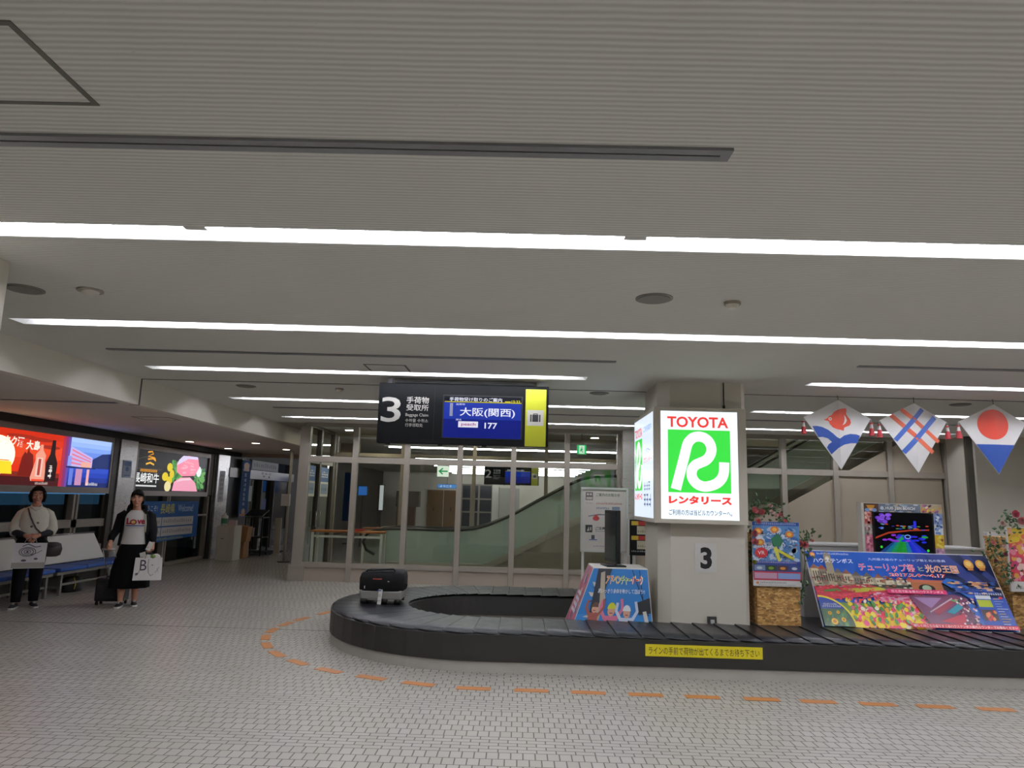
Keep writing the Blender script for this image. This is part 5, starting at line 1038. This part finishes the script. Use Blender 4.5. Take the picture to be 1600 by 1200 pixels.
# cabinet and clutter by the automatic door
cb_ = thing('cabinet', 'white low cabinet standing beside the steel jamb near the door', 'cabinet', (-6.85, 17.2, 0))
B().box(-7.07, -6.66, 17.0, 17.45, 0, .8).build('body', mat('#c9c6ba', .5), cb_, bev=.005); B().box(-7.06, -6.8, 16.992, 17.0, .02, .78).build('door', mat('#cdcabe', .5), cb_); B().box(-6.96, -6.9, 16.984, 16.992, .5, .515).build('handle', DARKF, cb_); B().box(-6.79, -6.67, 16.992, 17.0, .02, .78).build('side_panel', mat('#c4c1b4', .5), cb_)
t = thing('bottle', 'white and green dispenser bottle on the white cabinet', 'bottle', (-6.98, 17.15, .8)); B().loft([(.8,-6.98,17.15,.06,.06),(.81,-6.98,17.15,.075,.075),(1.02,-6.98,17.15,.075,.075),(1.06,-6.98,17.15,.03,.03),(1.09,-6.98,17.15,.03,.03)], 16).build('bottle_body', mat('#cdd2cc', .4), t); B().loft([(.85,-6.98,17.15,.0765,.0765),(.97,-6.98,17.15,.0765,.0765)], 16, caps=False).build('label_band', mat('#4a8a68', .5), t)
tag(B().box(-6.86, -6.68, 17.08, 17.2, .8, .93).build('leaflet_box'  , mat('#b8a8a4', .6), bev=.004), 'small pale leaflet box on the white cabinet', 'box')
for x0_, x1_, y0_, y1_, z0_, z1_, l, a in [(-6.98,-6.68,17.7,18.05,0,.4,'lower brown cardboard box beside the white cabinet',0), (-6.93,-6.62,17.65,17.95,.42,.78,'tilted brown cardboard box on top of the other box',.12)]:
    b_ = B(); c_ = Vector(((x0_+x1_)/2,(y0_+y1_)/2,z0_)); b_.T = Matrix.Translation(c_) @ Matrix.Rotation(a, 4, 'Y'); b_.box(x0_-c_.x, x1_-c_.x, y0_-c_.y, y1_-c_.y, 0, z1_-z0_)
    tag(b_.build('cardboard_box', mat('#a3794e', .7, noise=.08)), l, 'box', 'cardboard boxes by the door')
rk = thing('leaflet_rack', 'black metal leaflet rack with shelves near the automatic door', 'rack', (-6.75, 18.7, 0))
for x in (-6.98, -6.55):
    for y in (18.5, 18.95): B().box(x-.015, x+.015, y-.015, y+.015, 0, .98).build('upright', BLACK, rk)
for z in (.08, .45, .95): B().box(-7.0, -6.53, 18.48, 18.97, z, z+.025).build('shelf', mat('#22241f', .5), rk)
B().prism([(-7.0,18.45,1.0),(-6.53,18.45,1.0),(-6.53,18.9,1.14),(-7.0,18.9,1.14)], (0,0,.02)).build('slanted_top', mat('#20221f', .4), rk)
tag(B().box(-6.9, -6.78, 18.55, 18.62, .475, .7).build('leaflet_stack', mat('#9a9c98', .6)), 'grey leaflets standing in the black rack', 'leaflets')
tag(B().box(-6.42, -6.26, 19.1, 19.14, .0, .95).box(-6.42,-6.26,19.0,19.24,0,.02).build('sign_stand', mat('#b9b5a4', .5)), 'narrow pale upright sign panel right of the black rack', 'sign')
tag(B().box(-7.0, -6.45, 19.0, 20.4, .001, .012).build('door_mat', mat('#3a3835', .9, noise=.2, scale=60)), 'dark entrance mat in front of the automatic door', 'mat')
wb = thing('wall_box', 'white box fixed on a pale post beside the partition corner', 'dispenser box', (-5.48, 17, 0)); B().tube([(-5.46, 17.06, 0), (-5.46, 17.06, 2.6)], .035, 12).build('post', mat('#a8a69a', .5), wb); B().box(-5.6, -5.4, 16.93, 17.02, 1.3, 1.58).build('box', mat('#c9c8c2', .5), wb, bev=.01); B().cyl((-5.46, 17.06), .15, 0, .02).build('base', DARKF, wb)
for y, z, c, l in [(19.95, 1.55, '#b8c0c4', 'pale lit poster in the left leaf of the automatic door'), (21.15, 1.2, '#22408c', 'dark blue poster on the right leaf of the automatic door')]:
    tag(B().box(XW-.115, XW-.11, y-.22, y+.22, z-.2, z+.22).build('poster', mat(c, .5)), l, 'poster')
# parked coach lights beyond the glass
bus = thing('coach', 'dim white and blue coach parked outside the left windows', 'coach', (-11.5, 17, -.25)); B().box(-12.6, -10.6, 14.0, 20.5, .1, 2.4).build('body', mat('#9aa4ae', .4), bus, bev=.15); B().box(-10.6, -10.58, 14.3, 20.2, 1.2, 2.0).build('side_windows', mat('#4a7aa8', .2, emit=.8, noise=0), bus)
for y in (15.2, 19.2): B().tube([(-10.9, y, .2), (-10.6, y, .2)], .45, 20).build('wheel', BLACK, bus)

for y0, y1, l in [(9.5, 13.0, 'nearer long added lamp, unseen outside the left windows'), (14.5, 20.0, 'farther long added lamp, unseen outside the left windows')]:  # unseen lamps, added to light the coach beyond the windows
    t = thing('added_outdoor_lamp', l, 'added light', (-9.3, (y0+y1)/2, 3.0), 'added lamps outside'); B().box(-9.4, -9.2, y0, y1, 3.0, 3.08).build('housing', DARKF, t); B().tube([(-9.3, y0+.1, 2.98), (-9.3, y1-.1, 2.98)], .02, 8).build('tube', mat('#f2f4ff', .5, emit=9.), t); B().box(-9.25, XW-.25, y0+.5, y0+.56, 3.0, 3.05).box(-9.25, XW-.25, y1-.56, y1-.5, 3.0, 3.05).build('bracket', DARKF, t)
# ================================================================== PEOPLE
SKIN = mat('#c08a70', .55, noise=.04, scale=20); SKIN2 = mat('#b57c64', .55, noise=.04, scale=20); HAIR = mat('#0d0908', .65, noise=.25, scale=90, spec=.2)
def hand(b_, wrist, d, palm, side, curl=.5, thumb=.6, L=.17):
    """palm plus five bent fingers; d points to the finger tips, palm is the palm side normal, side points to the thumb"""
    d = Vector(d).normalized(); n = Vector(palm); n = (n - d*n.dot(d)).normalized(); sd = Vector(side); sd = (sd - d*sd.dot(d) - n*sd.dot(n)).normalized(); w = Vector(wrist)
    b_.tube([w - d*.02, w + d*.02, w + d*.055, w + d*.085], [.024, .03, .036, .034], 10)
    k = L/.17
    for i, (off, ln) in enumerate([(.031, .068), (.0105, .076), (-.0105, .071), (-.031, .054)]):
        p = w + d*.08 + sd*off; dirv = d + sd*off*2; pts = [p - d*.015, p]; a = 0
        for s_ in (.45, .32, .25):
            a += curl*(.8 if s_ == .45 else 1.); v = (dirv.normalized()*math.cos(a) + n*math.sin(a)); p = p + v*ln*s_*k; pts.append(p)
        b_.tube(pts, [.009, .0088, .0082, .0076, .0062], 8)
    p = w + d*.03 + sd*.028; v = (d*.6 + sd*.75 + n*thumb*.5).normalized(); q = p + v*.035; v2 = (d*.9 + sd*.15 + n*thumb).normalized()
    b_.tube([w + d*.012 + sd*.012, p, q, q + v2*.027, q + v2*.045], [.013, .0125, .0105, .0095, .007], 8)
def head(b_, c, H_=.225):
    x, y, z = c        # centre of the head, face towards -y
    rs = []; k = H_/.225
    for dz, rx, fy, by in [(-.112,.022,.062,-.03),(-.1,.036,.078,.0),(-.08,.05,.084,.03),(-.055,.06,.085,.06),(-.025,.068,.087,.085),(.0,.072,.086,.095),(.03,.074,.084,.1),(.06,.072,.076,.095),(.085,.06,.058,.075),(.105,.036,.03,.045),(.113,.012,.01,.015)]:
        rs.append([(x + rx*k*math.cos(2*PI*i/20), y + ((by if math.sin(2*PI*i/20) > 0 else fy)*k*math.sin(2*PI*i/20)), z + dz*k) for i in range(20)])
    b_.rings(rs)
    b_.tube([(x, y-.082, z+.005), (x, y-.096, z-.02), (x, y-.105, z-.037), (x, y-.09, z-.046)], [.008, .011, .015, .011], 8)      # nose
    b_.ball((x, y-.082, z-.064), (.024, .012, .006), 10, 6); b_.ball((x, y-.08, z-.073), (.02, .012, .006), 10, 6); b_.ball((x, y-.072, z-.1), (.018, .016, .014), 10, 6)
    for s_ in (-1, 1):
        b_.ball((x+s_*.073, y+.012, z-.012), (.01, .018, .03), 8, 6); b_.tube([(x+s_*.014, y-.083, z+.026), (x+s_*.034, y-.082, z+.031), (x+s_*.054, y-.066, z+.024)], .007, 6); b_.ball((x+s_*.036, y-.066, z-.03), (.022, .018, .02), 8, 6)
def face_parts(root, c, lipcol='#9c4f4a'):
    x, y, z = c
    for s_ in (-1, 1):
        e = B().ball((x+s_*.031, y-.0765, z+.008), (.0135, .009, .0065), 12, 8).build('eye', mat('#d8d2cc', .3), root, local=True); e2 = B().ball((x+s_*.031, y-.084, z+.008), (.0062, .003, .0062), 10, 6).build('iris', mat('#1c1210', .2), e, local=True)
        B().tube([(x+s_*.014, y-.089, z+.026), (x+s_*.034, y-.089, z+.033), (x+s_*.052, y-.075, z+.026)], .0035, 6).build('eyebrow', HAIR, root, local=True)
    B().tube([(x-.024, y-.088, z-.068), (x-.008, y-.096, z-.066), (x+.008, y-.096, z-.066), (x+.024, y-.088, z-.068)], [.003,.0055,.0055,.003], 8).build('lips', mat(lipcol, .5), root, local=True)
def cap(b_, c, fr_z, back_z, grow=1.0):
    """hair cap: a shell round the skull with a fringe in front"""
    x, y, z = c; rs = []; n = 28
    for j in range(11):
        f = j/10; row = []
        for i in range(n):
            a = 2*PI*i/n; fr_ = max(0., -math.sin(a))      # 1 at the face
            edge = back_z*(1-fr_**.6) + fr_z*fr_**.6 if fr_ > .02 else back_z
            zz = .122*grow - f*(.122*grow - edge); t_ = max(0, min(1, 1-(zz/.122)**2 if zz > 0 else 1)); r_ = math.sqrt(max(t_, .0004))
            taper = 1 if zz > -.06 else max(.55, 1+(zz+.06)*3.2)
            row.append((x + .088*grow*r_*taper*math.cos(a), y + .006 + (.108 if math.sin(a) > 0 else .096)*grow*r_*taper*math.sin(a), z + zz + .004*math.sin(i*5.3+j)))
        rs.append(row)
    b_.rings(rs, True, False)
def limb(b_, pts, rs, n=14): b_.tube(pts, rs, n)
def shoe(root, x, y, a, sole='#c9c8c2', up='#17181c'):
    Mx = Matrix.Translation((x, y, 0)) @ Matrix.Rotation(a, 4, 'Z')
    b_ = B(); b_.T = Mx; prof = [(.07,.026),(.05,.034),(.0,.034),(-.06,.04),(-.12,.042),(-.155,.036),(-.175,.02)]
    lo = [(w, yy, .0) for yy, w in prof] + [(-w, yy, .0) for yy, w in prof[::-1]]
    b_.prism(lo[::-1], (0, 0, .022)); s_ = b_.build('shoe_sole', mat(sole, .6), root, local=True, bev=.004)
    b_ = B(); b_.T = Mx
    rs = []
    for yy, w, hh in [(.068,.02,.05),(.055,.03,.075),(.01,.033,.078),(-.03,.035,.07),(-.08,.038,.052),(-.13,.036,.042),(-.16,.026,.034),(-.172,.012,.028)]:
        rs.append([(w*math.cos(PI*i/9), yy, .02 + (hh-.02)*math.sin(PI*i/9)**.7) for i in range(10)])
    b_.rings(rs); b_.build('shoe_upper', mat(up, .6), root, local=True)
    b_ = B(); b_.T = Mx
    for q in range(4): b_.tube([(-.016, -.03-.018*q, .075-.006*q), (.016, -.036-.018*q, .075-.006*q)], .003, 6)
    b_.build('laces', mat(sole, .7), root, local=True)

# ---- woman walking with trolley case, facing the camera
pr = thing('person', 'person in black hoodie and Love shirt walking with paper bag and trolley case', 'person', (-5.33, 10.05, 0), rz=math.radians(24))
b_ = B(); HC = (-.01, -.02, 1.465)
head(b_, HC)
b_.loft([(1.26,0,.01,.075,.06),(1.3,0,.0,.055,.052),(1.34,-.004,-.005,.05,.05),(1.4,-.008,-.01,.048,.05)], 18)
b_.loft([(.78,0,.0,.15,.105),(.86,0,0,.158,.11),(.94,0,0,.138,.1),(1.02,0,0,.13,.095),(1.12,0,-.005,.145,.105),(1.2,0,0,.155,.098),(1.25,0,.005,.15,.085),(1.285,0,.01,.11,.068),(1.3,0,.01,.06,.05)], 22)
WR = Vector((-.275, -.10, .86)); WL = Vector((.245, -.13, .84))
limb(b_, [(-.13,.005,1.235),(-.175,.01,1.21),(-.225,.03,1.03),WR+Vector((.012,.04,.09)),WR], [.05,.05,.04,.034,.025])
limb(b_, [(.13,.005,1.235),(.175,.01,1.21),(.225,.03,1.03),WL+Vector((0,.07,.1)),WL], [.05,.05,.04,.034,.025])
hand(b_, WR, (-.05,-.35,-.95), (.3,-.2,-.1), (.6,-.8,.2), curl=.75, thumb=.9)
hand(b_, WL, (-.1,-.5,-.85), (-.9,.1,.1), (-.1,-.8,.5), curl=.7, thumb=.8)
AN = [(-.085, -.01), (.075, .10)]
limb(b_, [(-.08,0,.84),(-.085,-.005,.7),(-.085,-.01,.46),(-.088,.01,.36),(-.088,.012,.28),(-.086,.0,.09),(-.086,-.005,.05)], [.09,.085,.056,.056,.056,.034,.034])
limb(b_, [(.08,0,.84),(.082,.01,.7),(.08,.03,.46),(.08,.07,.36),(.078,.085,.28),(.075,.105,.1),(.075,.105,.05)], [.09,.085,.056,.056,.056,.034,.034])
b_.build('body', SKIN, pr, local=True, remesh=.0055)
face_parts(pr, HC)
shoe(pr, -.086, -.01, -.15); shoe(pr, .075, .11, .12)
h_ = B(); cap(h_, HC, .078, -.085); h_.tube([(HC[0]-.03, .085, 1.45), (-.075, .075, 1.37), (-.105, .03, 1.3), (-.11, -.01, 1.24)], [.03,.034,.03,.012], 10)
for i in range(7): a = -.01+.013*i; h_.tube([(HC[0]-.01+a*.3, HC[1]-.06, 1.57), (HC[0]+a*.75, HC[1]-.093+abs(a)*.25, 1.535), (HC[0]+a*1.05, HC[1]-.086+abs(a)*.4, 1.505-a*.25)], [.01,.011,.004], 6)
for i in range(5): a = -.03-.012*i; h_.tube([(HC[0]-.015+a*.3, HC[1]-.06, 1.57), (HC[0]+a*.8, HC[1]-.09+abs(a)*.25, 1.535), (HC[0]+a*1.02, HC[1]-.08+abs(a)*.4, 1.5+a*.25)], [.01,.011,.004], 6)
h_.build('hair', HAIR, pr, local=True)
TEE = mat('#cfcac6', .8, noise=.05, scale=8); HOOD = mat('#0d0e11', .85, noise=.2, scale=14, spec=.2); SKIRT = mat('#08090b', .9, noise=.2, scale=10, spec=.15)
b_ = B().loft([(.84,0,-.005,.166,.122),(.87,0,-.005,.168,.124),(.95,0,-.005,.155,.118),(1.03,0,-.005,.148,.112),(1.12,0,-.01,.158,.117),(1.2,0,-.004,.165,.108),(1.25,0,.0,.156,.094),(1.285,0,.005,.118,.078),(1.3,0,.006,.078,.066)], 26, caps=False); b_.build('tee_shirt', TEE, pr, local=True)
class Wrap(Print):       # print curved round the front of the shirt
    def p(s, u, v): a = u/.15; return Vector((.166*math.sin(a), -.131*math.cos(a) - .002 - s.lay*.0003, 1.02+v))
P = Wrap((0,0,0),(1,0,0),(0,0,1), rough=.8); P.text('L', -.105, .09, .085, '#a01830', .06, .04); P.oval(-.02, .122, .04, .037, '#a01830'); P.oval(-.02, .122, .024, .022, '#d8c468'); P.text('ve', .022, .092, .062, '#a01830', .095, .04)
for q in range(12): P.rect(-.11+.0185*q, .066, -.09+.0185*q, .078, '#26458c')
P.lay = 4; scribble(P, -.08, .042, .16, .01, 12, '#5a78a8', 4); P.build('shirt_print', pr, local=True)
sk = B(); rs = []
for j in range(9):
    f = j/8; z = .88 - f*.63; rx = .15+.07*min(1, f*1.6)+.02*f; ry = .115+.06*min(1, f*1.6)
    rs.append([((rx+.012*f*math.sin(i*1.6))*math.cos(2*PI*i/40)+.0, (ry+.012*f*math.sin(i*1.6))*math.sin(2*PI*i/40)+.03*f, z) for i in range(40)])
sk.rings(rs, True, False); o = sk.build('skirt', SKIRT, pr, local=True); md = o.modifiers.new('thickness', 'SOLIDIFY'); md.thickness = .006
jk = B(); rs = []        # open hooded jacket
for z, rx, ry, gap in [(.82,.2,.15,.95),(.9,.192,.145,.92),(1.0,.18,.135,.9),(1.1,.182,.135,.86),(1.2,.19,.128,.78),(1.25,.178,.112,.72),(1.29,.135,.092,.7),(1.32,.09,.082,.8)]:
    rs.append([(rx*math.cos(a), ry*math.sin(a)+.004, z) for a in [-PI/2+gap+(2*PI-2*gap)*i/27 for i in range(28)]])
jk.rings(rs, True, False, False)
for s_, W_ in ((-1, WR), (1, WL)):
    e = Vector((s_*.228, .03, 1.02)); jk.tube([(s_*.125,.005,1.25),(s_*.182,.01,1.215),e,W_+Vector((-s_*.008,.045,.08)),W_+Vector((0,.012,.025))], [.06,.066,.056,.048,.04], 16)
jk.tube([(-.11,-.02,1.3),(-.1,.07,1.34),(0,.11,1.345),(.1,.07,1.34),(.11,-.02,1.3)], [.02,.035,.042,.035,.02], 10)
o = jk.build('hoodie', HOOD, pr, local=True); md = o.modifiers.new('thickness', 'SOLIDIFY'); md.thickness = .008
B().tube([(.118,-.098,1.25),(.135,-.108,1.12),(.138,-.11,1.0)], .008, 8).build('drawstring', mat('#b9b09a', .7), pr, local=True)
def W2(root, p): return root.matrix_basis @ Vector(p)
pr_m = Matrix.Translation((-5.33, 10.05, 0)) @ Matrix.Rotation(math.radians(24), 4, 'Z')
hR = pr_m @ (WR + Vector((-.005,-.045,-.085))); hL = pr_m @ (WL + Vector((-.02,-.06,-.085)))
# paper bag carried on the left hand
bg = thing('paper_bag', 'white paper shopping bag with black letter and floral drawing held by walking person', 'bag', (-5.03, 9.85, .38))
ca = Vector((hL.x+.0, hL.y+.0, 0)); Mb = Matrix.Translation((ca.x, ca.y, 0)) @ Matrix.Rotation(math.radians(24), 4, 'Z')
b_ = B(); b_.T = Mb; b_.add([(-.175,-.05,.37),(.175,-.05,.37),(.175,.05,.37),(-.175,.05,.37),(-.165,-.035,.665),(.165,-.035,.665),(.165,.035,.665),(-.165,.035,.665)], [(0,3,2,1),(0,1,5,4),(1,2,6,5),(2,3,7,6),(3,0,4,7)]); o = b_.build('bag_body', mat('#dedad6', .7), bg); md = o.modifiers.new('thickness', 'SOLIDIFY'); md.thickness = .003
for yy in (-.036, .036):
    b_ = B(); b_.T = Mb; hz = hL.z; b_.tube([(-.05,yy,.655),(-.03,yy*.7,.72),(0,0,hz+.0),(.03,yy*.7,.72),(.05,yy,.655)], .0035, 6).build('cord_handle', mat('#4a4444', .7), bg)
P = Print(Mb @ Vector((-.17,-.0515,.37)), (Mb.to_3x3() @ Vector((1,0,0))), (Mb.to_3x3() @ Vector((0,.05,1))), rough=.7); P.text('B', .07, .13, .14, '#3a3640', .08, .0); P.stroke([(.08,.27),(.075,.14),(.05,.08),(.025,.06),(.02,.09),(.05,.1)], .006, '#4a4650'); P.stroke([(.17,.28),(.165,.2),(.18,.1),(.21,.06),(.24,.08)], .006, '#4a4650'); P.oval(.04,.085,.016,.016,'#6a6068'); P.oval(.22,.2,.008,.008,'#4a4650'); P.stroke([(.26,.1),(.29,.14),(.31,.18),(.28,.15),(.3,.11)], .004, '#6a5a78'); P.build('bag_print', bg)
b_ = B(); b_.T = Mb; b_.ball((-.02,.0,.66), (.07,.024,.05), 12, 8).ball((.08,.0,.67), (.06,.022,.05), 12, 8).build('wrapping', mat('#d6d3cb', .6, bump=.5, scale=40), bg); b_ = B(); b_.T = Mb; b_.ball((.05,-.008,.68), (.05,.018,.03), 10, 6).build('green_package', mat('#8aa85a', .5), bg)
tk = thing('ticket', 'white paper slips held in the left hand of the walking person', 'paper', (hL.x, hL.y, hL.z)); b_ = B(); b_.T = Matrix.Translation(hL+Vector((-.01,-.035,.03))) @ Matrix.Rotation(math.radians(15), 4, 'Z') @ Matrix.Rotation(.35, 4, 'Y'); b_.box(-.03,.03,-.001,.001,-.02,.1).build('slip', WHITE, tk); b_ = B(); b_.T = Matrix.Translation(hL+Vector((-.09,-.025,-.05))) @ Matrix.Rotation(-.3, 4, 'Y'); b_.box(-.03,.05,-.001,.001,-.03,.03).build('slip', WHITE, tk)
# trolley case
tc_ = thing('trolley_case', 'small black trolley case pulled beside the walking person', 'suitcase', (-5.63, 10.15, 0))
cx, cy = -5.63, 10.2; Mt = Matrix.Translation((cx, cy, 0)) @ Matrix.Rotation(math.radians(10), 4, 'Z')
b_ = B(); b_.T = Mt; b_.box(-.19,.19,-.11,.11,.05,.36).build('case_body', mat('#0e0e10', .5, noise=.2, scale=20), tc_, bev=.02)
b_ = B(); b_.T = Mt; b_.box(-.17,.17,-.118,-.11,.09,.3).build('front_pocket', mat('#101013', .6), tc_, bev=.003); b_ = B(); b_.T = Mt; b_.tube([(-.06,-.1,.36),(-.055,-.1,.385),(.055,-.1,.385),(.06,-.1,.36)], .008).build('carry_handle', BLACK, tc_)
loc = Mt.inverted() @ hR
for x in (-.1, .08): b_ = B(); b_.T = Mt; b_.tube([(x,.08,.34),(loc.x+(x+.01)*.8, loc.y+.0, loc.z)], .007).build('pull_rod', CHROME, tc_)
b_ = B(); b_.T = Mt; b_.tube([(loc.x-.085, loc.y, loc.z), (loc.x+.08, loc.y, loc.z)], .011).build('pull_grip', mat('#b5b5b5', .4, .6), tc_)
for x in (-.16, .16):
    for y in (-.08, .08): b_ = B(); b_.T = Mt; b_.tube([(x-.012,y,.025),(x+.012,y,.025)], .025, 12).build('wheel', BLACK, tc_)

# ---- woman standing with white top and printed bag
p2_ = thing('person', 'person in loose white top and dark trousers standing by bench with hands clasped', 'person', (-6.53, 9.72, 0), rz=math.radians(32))
b_ = B(); HC = (.0, -.02, 1.475); head(b_, HC)
b_.loft([(1.27,0,.01,.075,.06),(1.31,0,.0,.055,.052),(1.35,0,-.005,.05,.05),(1.41,0,-.01,.048,.05)], 18)
b_.loft([(.8,0,.0,.155,.11),(.88,0,0,.16,.112),(.96,0,0,.142,.104),(1.04,0,0,.135,.1),(1.14,0,-.005,.15,.108),(1.22,0,0,.16,.1),(1.265,0,.005,.152,.088),(1.3,0,.01,.11,.068),(1.315,0,.01,.06,.05)], 22)
A1 = Vector((-.07,-.225,.945)); A2 = Vector((.07,-.225,.95))
limb(b_, [(-.12,.005,1.24),(-.16,.01,1.205),(-.2,-.0,1.03),(-.15,-.14,.965),A1], [.05,.05,.04,.034,.025])
limb(b_, [(.12,.005,1.24),(.16,.01,1.205),(.2,-.0,1.03),(.15,-.14,.965),A2], [.05,.05,.04,.034,.025])
hand(b_, A1, (.75,-.3,-.45), (.2,.6,-.4), (.1,-.6,.7), curl=.55, thumb=.5); hand(b_, A2, (-.75,-.35,-.4), (-.2,.6,-.4), (-.1,-.6,.7), curl=.55, thumb=.5)
for s_, yo in ((-1, -.02), (1, .03)): limb(b_, [(s_*.08,0,.84),(s_*.088,yo*.5,.45),(s_*.09,yo+.02,.28),(s_*.092,yo+.015,.06)], [.09,.058,.054,.036])
b_.build('body', SKIN2, p2_, local=True, remesh=.0055); face_parts(p2_, HC)
shoe(p2_, -.1, -.02, -.2, '#bdbcb6', '#1d1e22'); shoe(p2_, .1, .04, .25, '#bdbcb6', '#1d1e22')
h_ = B(); cap(h_, HC, .075, -.1, 1.06)
for i in range(10): a = -.066+.0148*i; h_.tube([(a*.4, HC[1]-.05, 1.59), (a*.9, HC[1]-.094+abs(a)*.3, 1.555), (a*1.15, HC[1]-.088+abs(a)*.4, 1.535-abs(a)*.3)], [.011,.011,.004], 6)
for s_ in (-1, 1): h_.tube([(s_*.068,HC[1]-.05,1.53),(s_*.084,HC[1]-.035,1.46),(s_*.08,HC[1]-.02,1.39)], [.02,.024,.012], 10)
h_.build('hair', HAIR, p2_, local=True)
KN = mat('#cbc6b8', .85, noise=.08, scale=18, bump=.2); PANTS = mat('#0c0d12', .9, noise=.2, scale=10, spec=.2)
t_ = B().loft([(.93,0,-.01,.19,.14),(.96,0,-.01,.195,.142),(1.04,0,-.01,.188,.138),(1.14,0,-.01,.182,.13),(1.22,0,-.005,.178,.116),(1.265,0,0,.16,.1),(1.3,0,.005,.12,.08),(1.32,0,.0,.075,.068)], 28, caps=False)
for s_ in (-1, 1): t_.tube([(s_*.1,.005,1.25),(s_*.155,.006,1.215),(s_*.195,-.005,1.12),(s_*.212,-.03,1.03),(s_*.185,-.085,.975)], [.062,.064,.064,.068,.072], 18)
t_.tube([(-.06,-.065,1.32),(-.05,.03,1.345),(0,.06,1.35),(.05,.03,1.345),(.06,-.065,1.32),(0,-.098,1.27),(-.06,-.065,1.32)], .012, 8)
o = t_.build('loose_top', KN, p2_, local=True); md = o.modifiers.new('thickness', 'SOLIDIFY'); md.thickness = .006
sl = B()
for s_, A_ in ((-1, A1), (1, A2)): sl.tube([(s_*.2,-.09,.985),(s_*.15,-.14,.967),A_+Vector((s_*.014,.006,.003))], [.046,.042,.034], 14)
sl.build('under_sleeves', mat('#171a22', .8), p2_, local=True)
for x, z in ((.045, 1.11), (-.02, 1.06)): B().ball((x, -.152, z), (.016, .006, .014), 10, 6).build('brooch', mat('#4a443e', .6), p2_, local=True)
tr_ = B().loft([(.56,0,.0,.165,.12),(.7,0,.0,.18,.13),(.85,0,.0,.178,.128),(.95,0,0,.16,.118)], 26, caps=False)
for s_, yo in ((-1, -.02), (1, .03)): tr_.tube([(s_*.085,0,.8),(s_*.09,0,.62),(s_*.092,yo*.5,.45),(s_*.095,yo+.02,.28),(s_*.097,yo+.01,.075)], [(.1,.1),(.095,.098),.078,.068,.056], 18)
tr_.build('trousers', PANTS, p2_, local=True)
B().tube([(-.09,-.07,1.3),(-.04,-.148,1.18),(.03,-.168,1.04),(.12,-.165,.95),(.19,-.06,.84)], .009, 6).build('shoulder_strap', mat('#3a2a2a', .6), p2_, local=True)
p2m = Matrix.Translation((-6.53, 9.72, 0)) @ Matrix.Rotation(math.radians(32), 4, 'Z')
pb = thing('shoulder_bag', 'dark brown pouch at the hip of the standing person', 'bag', tuple(p2m @ Vector((.24,-.05,.72)))); b_ = B(); b_.T = p2m; b_.loft([(.66,.245,-.05,.06,.045),(.68,.245,-.05,.1,.06),(.76,.245,-.05,.115,.065),(.83,.245,-.05,.095,.05),(.85,.245,-.05,.05,.03)], 20); b_.build('pouch', mat('#2f2224', .6), pb); b_ = B(); b_.T = p2m; b_.tube([(.17,-.1,.82),(.245,-.115,.79),(.32,-.1,.82)], .006).build('zip', BLACK, pb)
gb2 = thing('paper_bag', 'white bag with black round drawing held by the standing person', 'bag', tuple(p2m @ Vector((0,-.3,.55))))
b_ = B(); b_.T = p2m; b_.add([(-.18,-.335,.535),(.18,-.335,.535),(.18,-.25,.535),(-.18,-.25,.535),(-.185,-.33,.855),(.185,-.33,.855),(.185,-.275,.855),(-.185,-.275,.855)], [(0,3,2,1),(0,1,5,4),(1,2,6,5),(2,3,7,6),(3,0,4,7)]); o = b_.build('bag_body', mat('#cdc8ca', .7), gb2); md = o.modifiers.new('thickness', 'SOLIDIFY'); md.thickness = .003
for yy in (-.328, -.277): b_ = B(); b_.T = p2m; b_.tube([(-.07,yy,.85),(-.05,(yy-.3)/2,.905),(0,-.3,.925),(.05,(yy-.3)/2,.905),(.07,yy,.85)], .004, 6).build('cord_handle', mat('#8a8482', .7), gb2)
P = Print(p2m @ Vector((-.183,-.337,.535)), p2m.to_3x3() @ Vector((1,0,0)), p2m.to_3x3() @ Vector((0,.006,1)), rough=.7); P.rect(.004,.004,.362,.075,'#9a948e')
for r_ in (.075, .055, .03): P.stroke([(.16+r_*1.2*math.cos(a), .21+r_*.75*math.sin(a)) for a in [2*PI*k/24 for k in range(25)]], .008, '#3a3a44')
P.oval(.16,.21,.014,.012,'#3a3a44'); P.stroke([(.1,.28),(.16,.31),(.24,.27),(.3,.28)], .01, '#3a3a44'); P.stroke([(.2,.17),(.28,.2),(.32,.23)], .007, '#4a4a54'); P.oval(.13,.1,.03,.014,'#4a4a54'); P.oval(.26,.12,.022,.014,'#4a4a54'); P.build('bag_print', gb2)
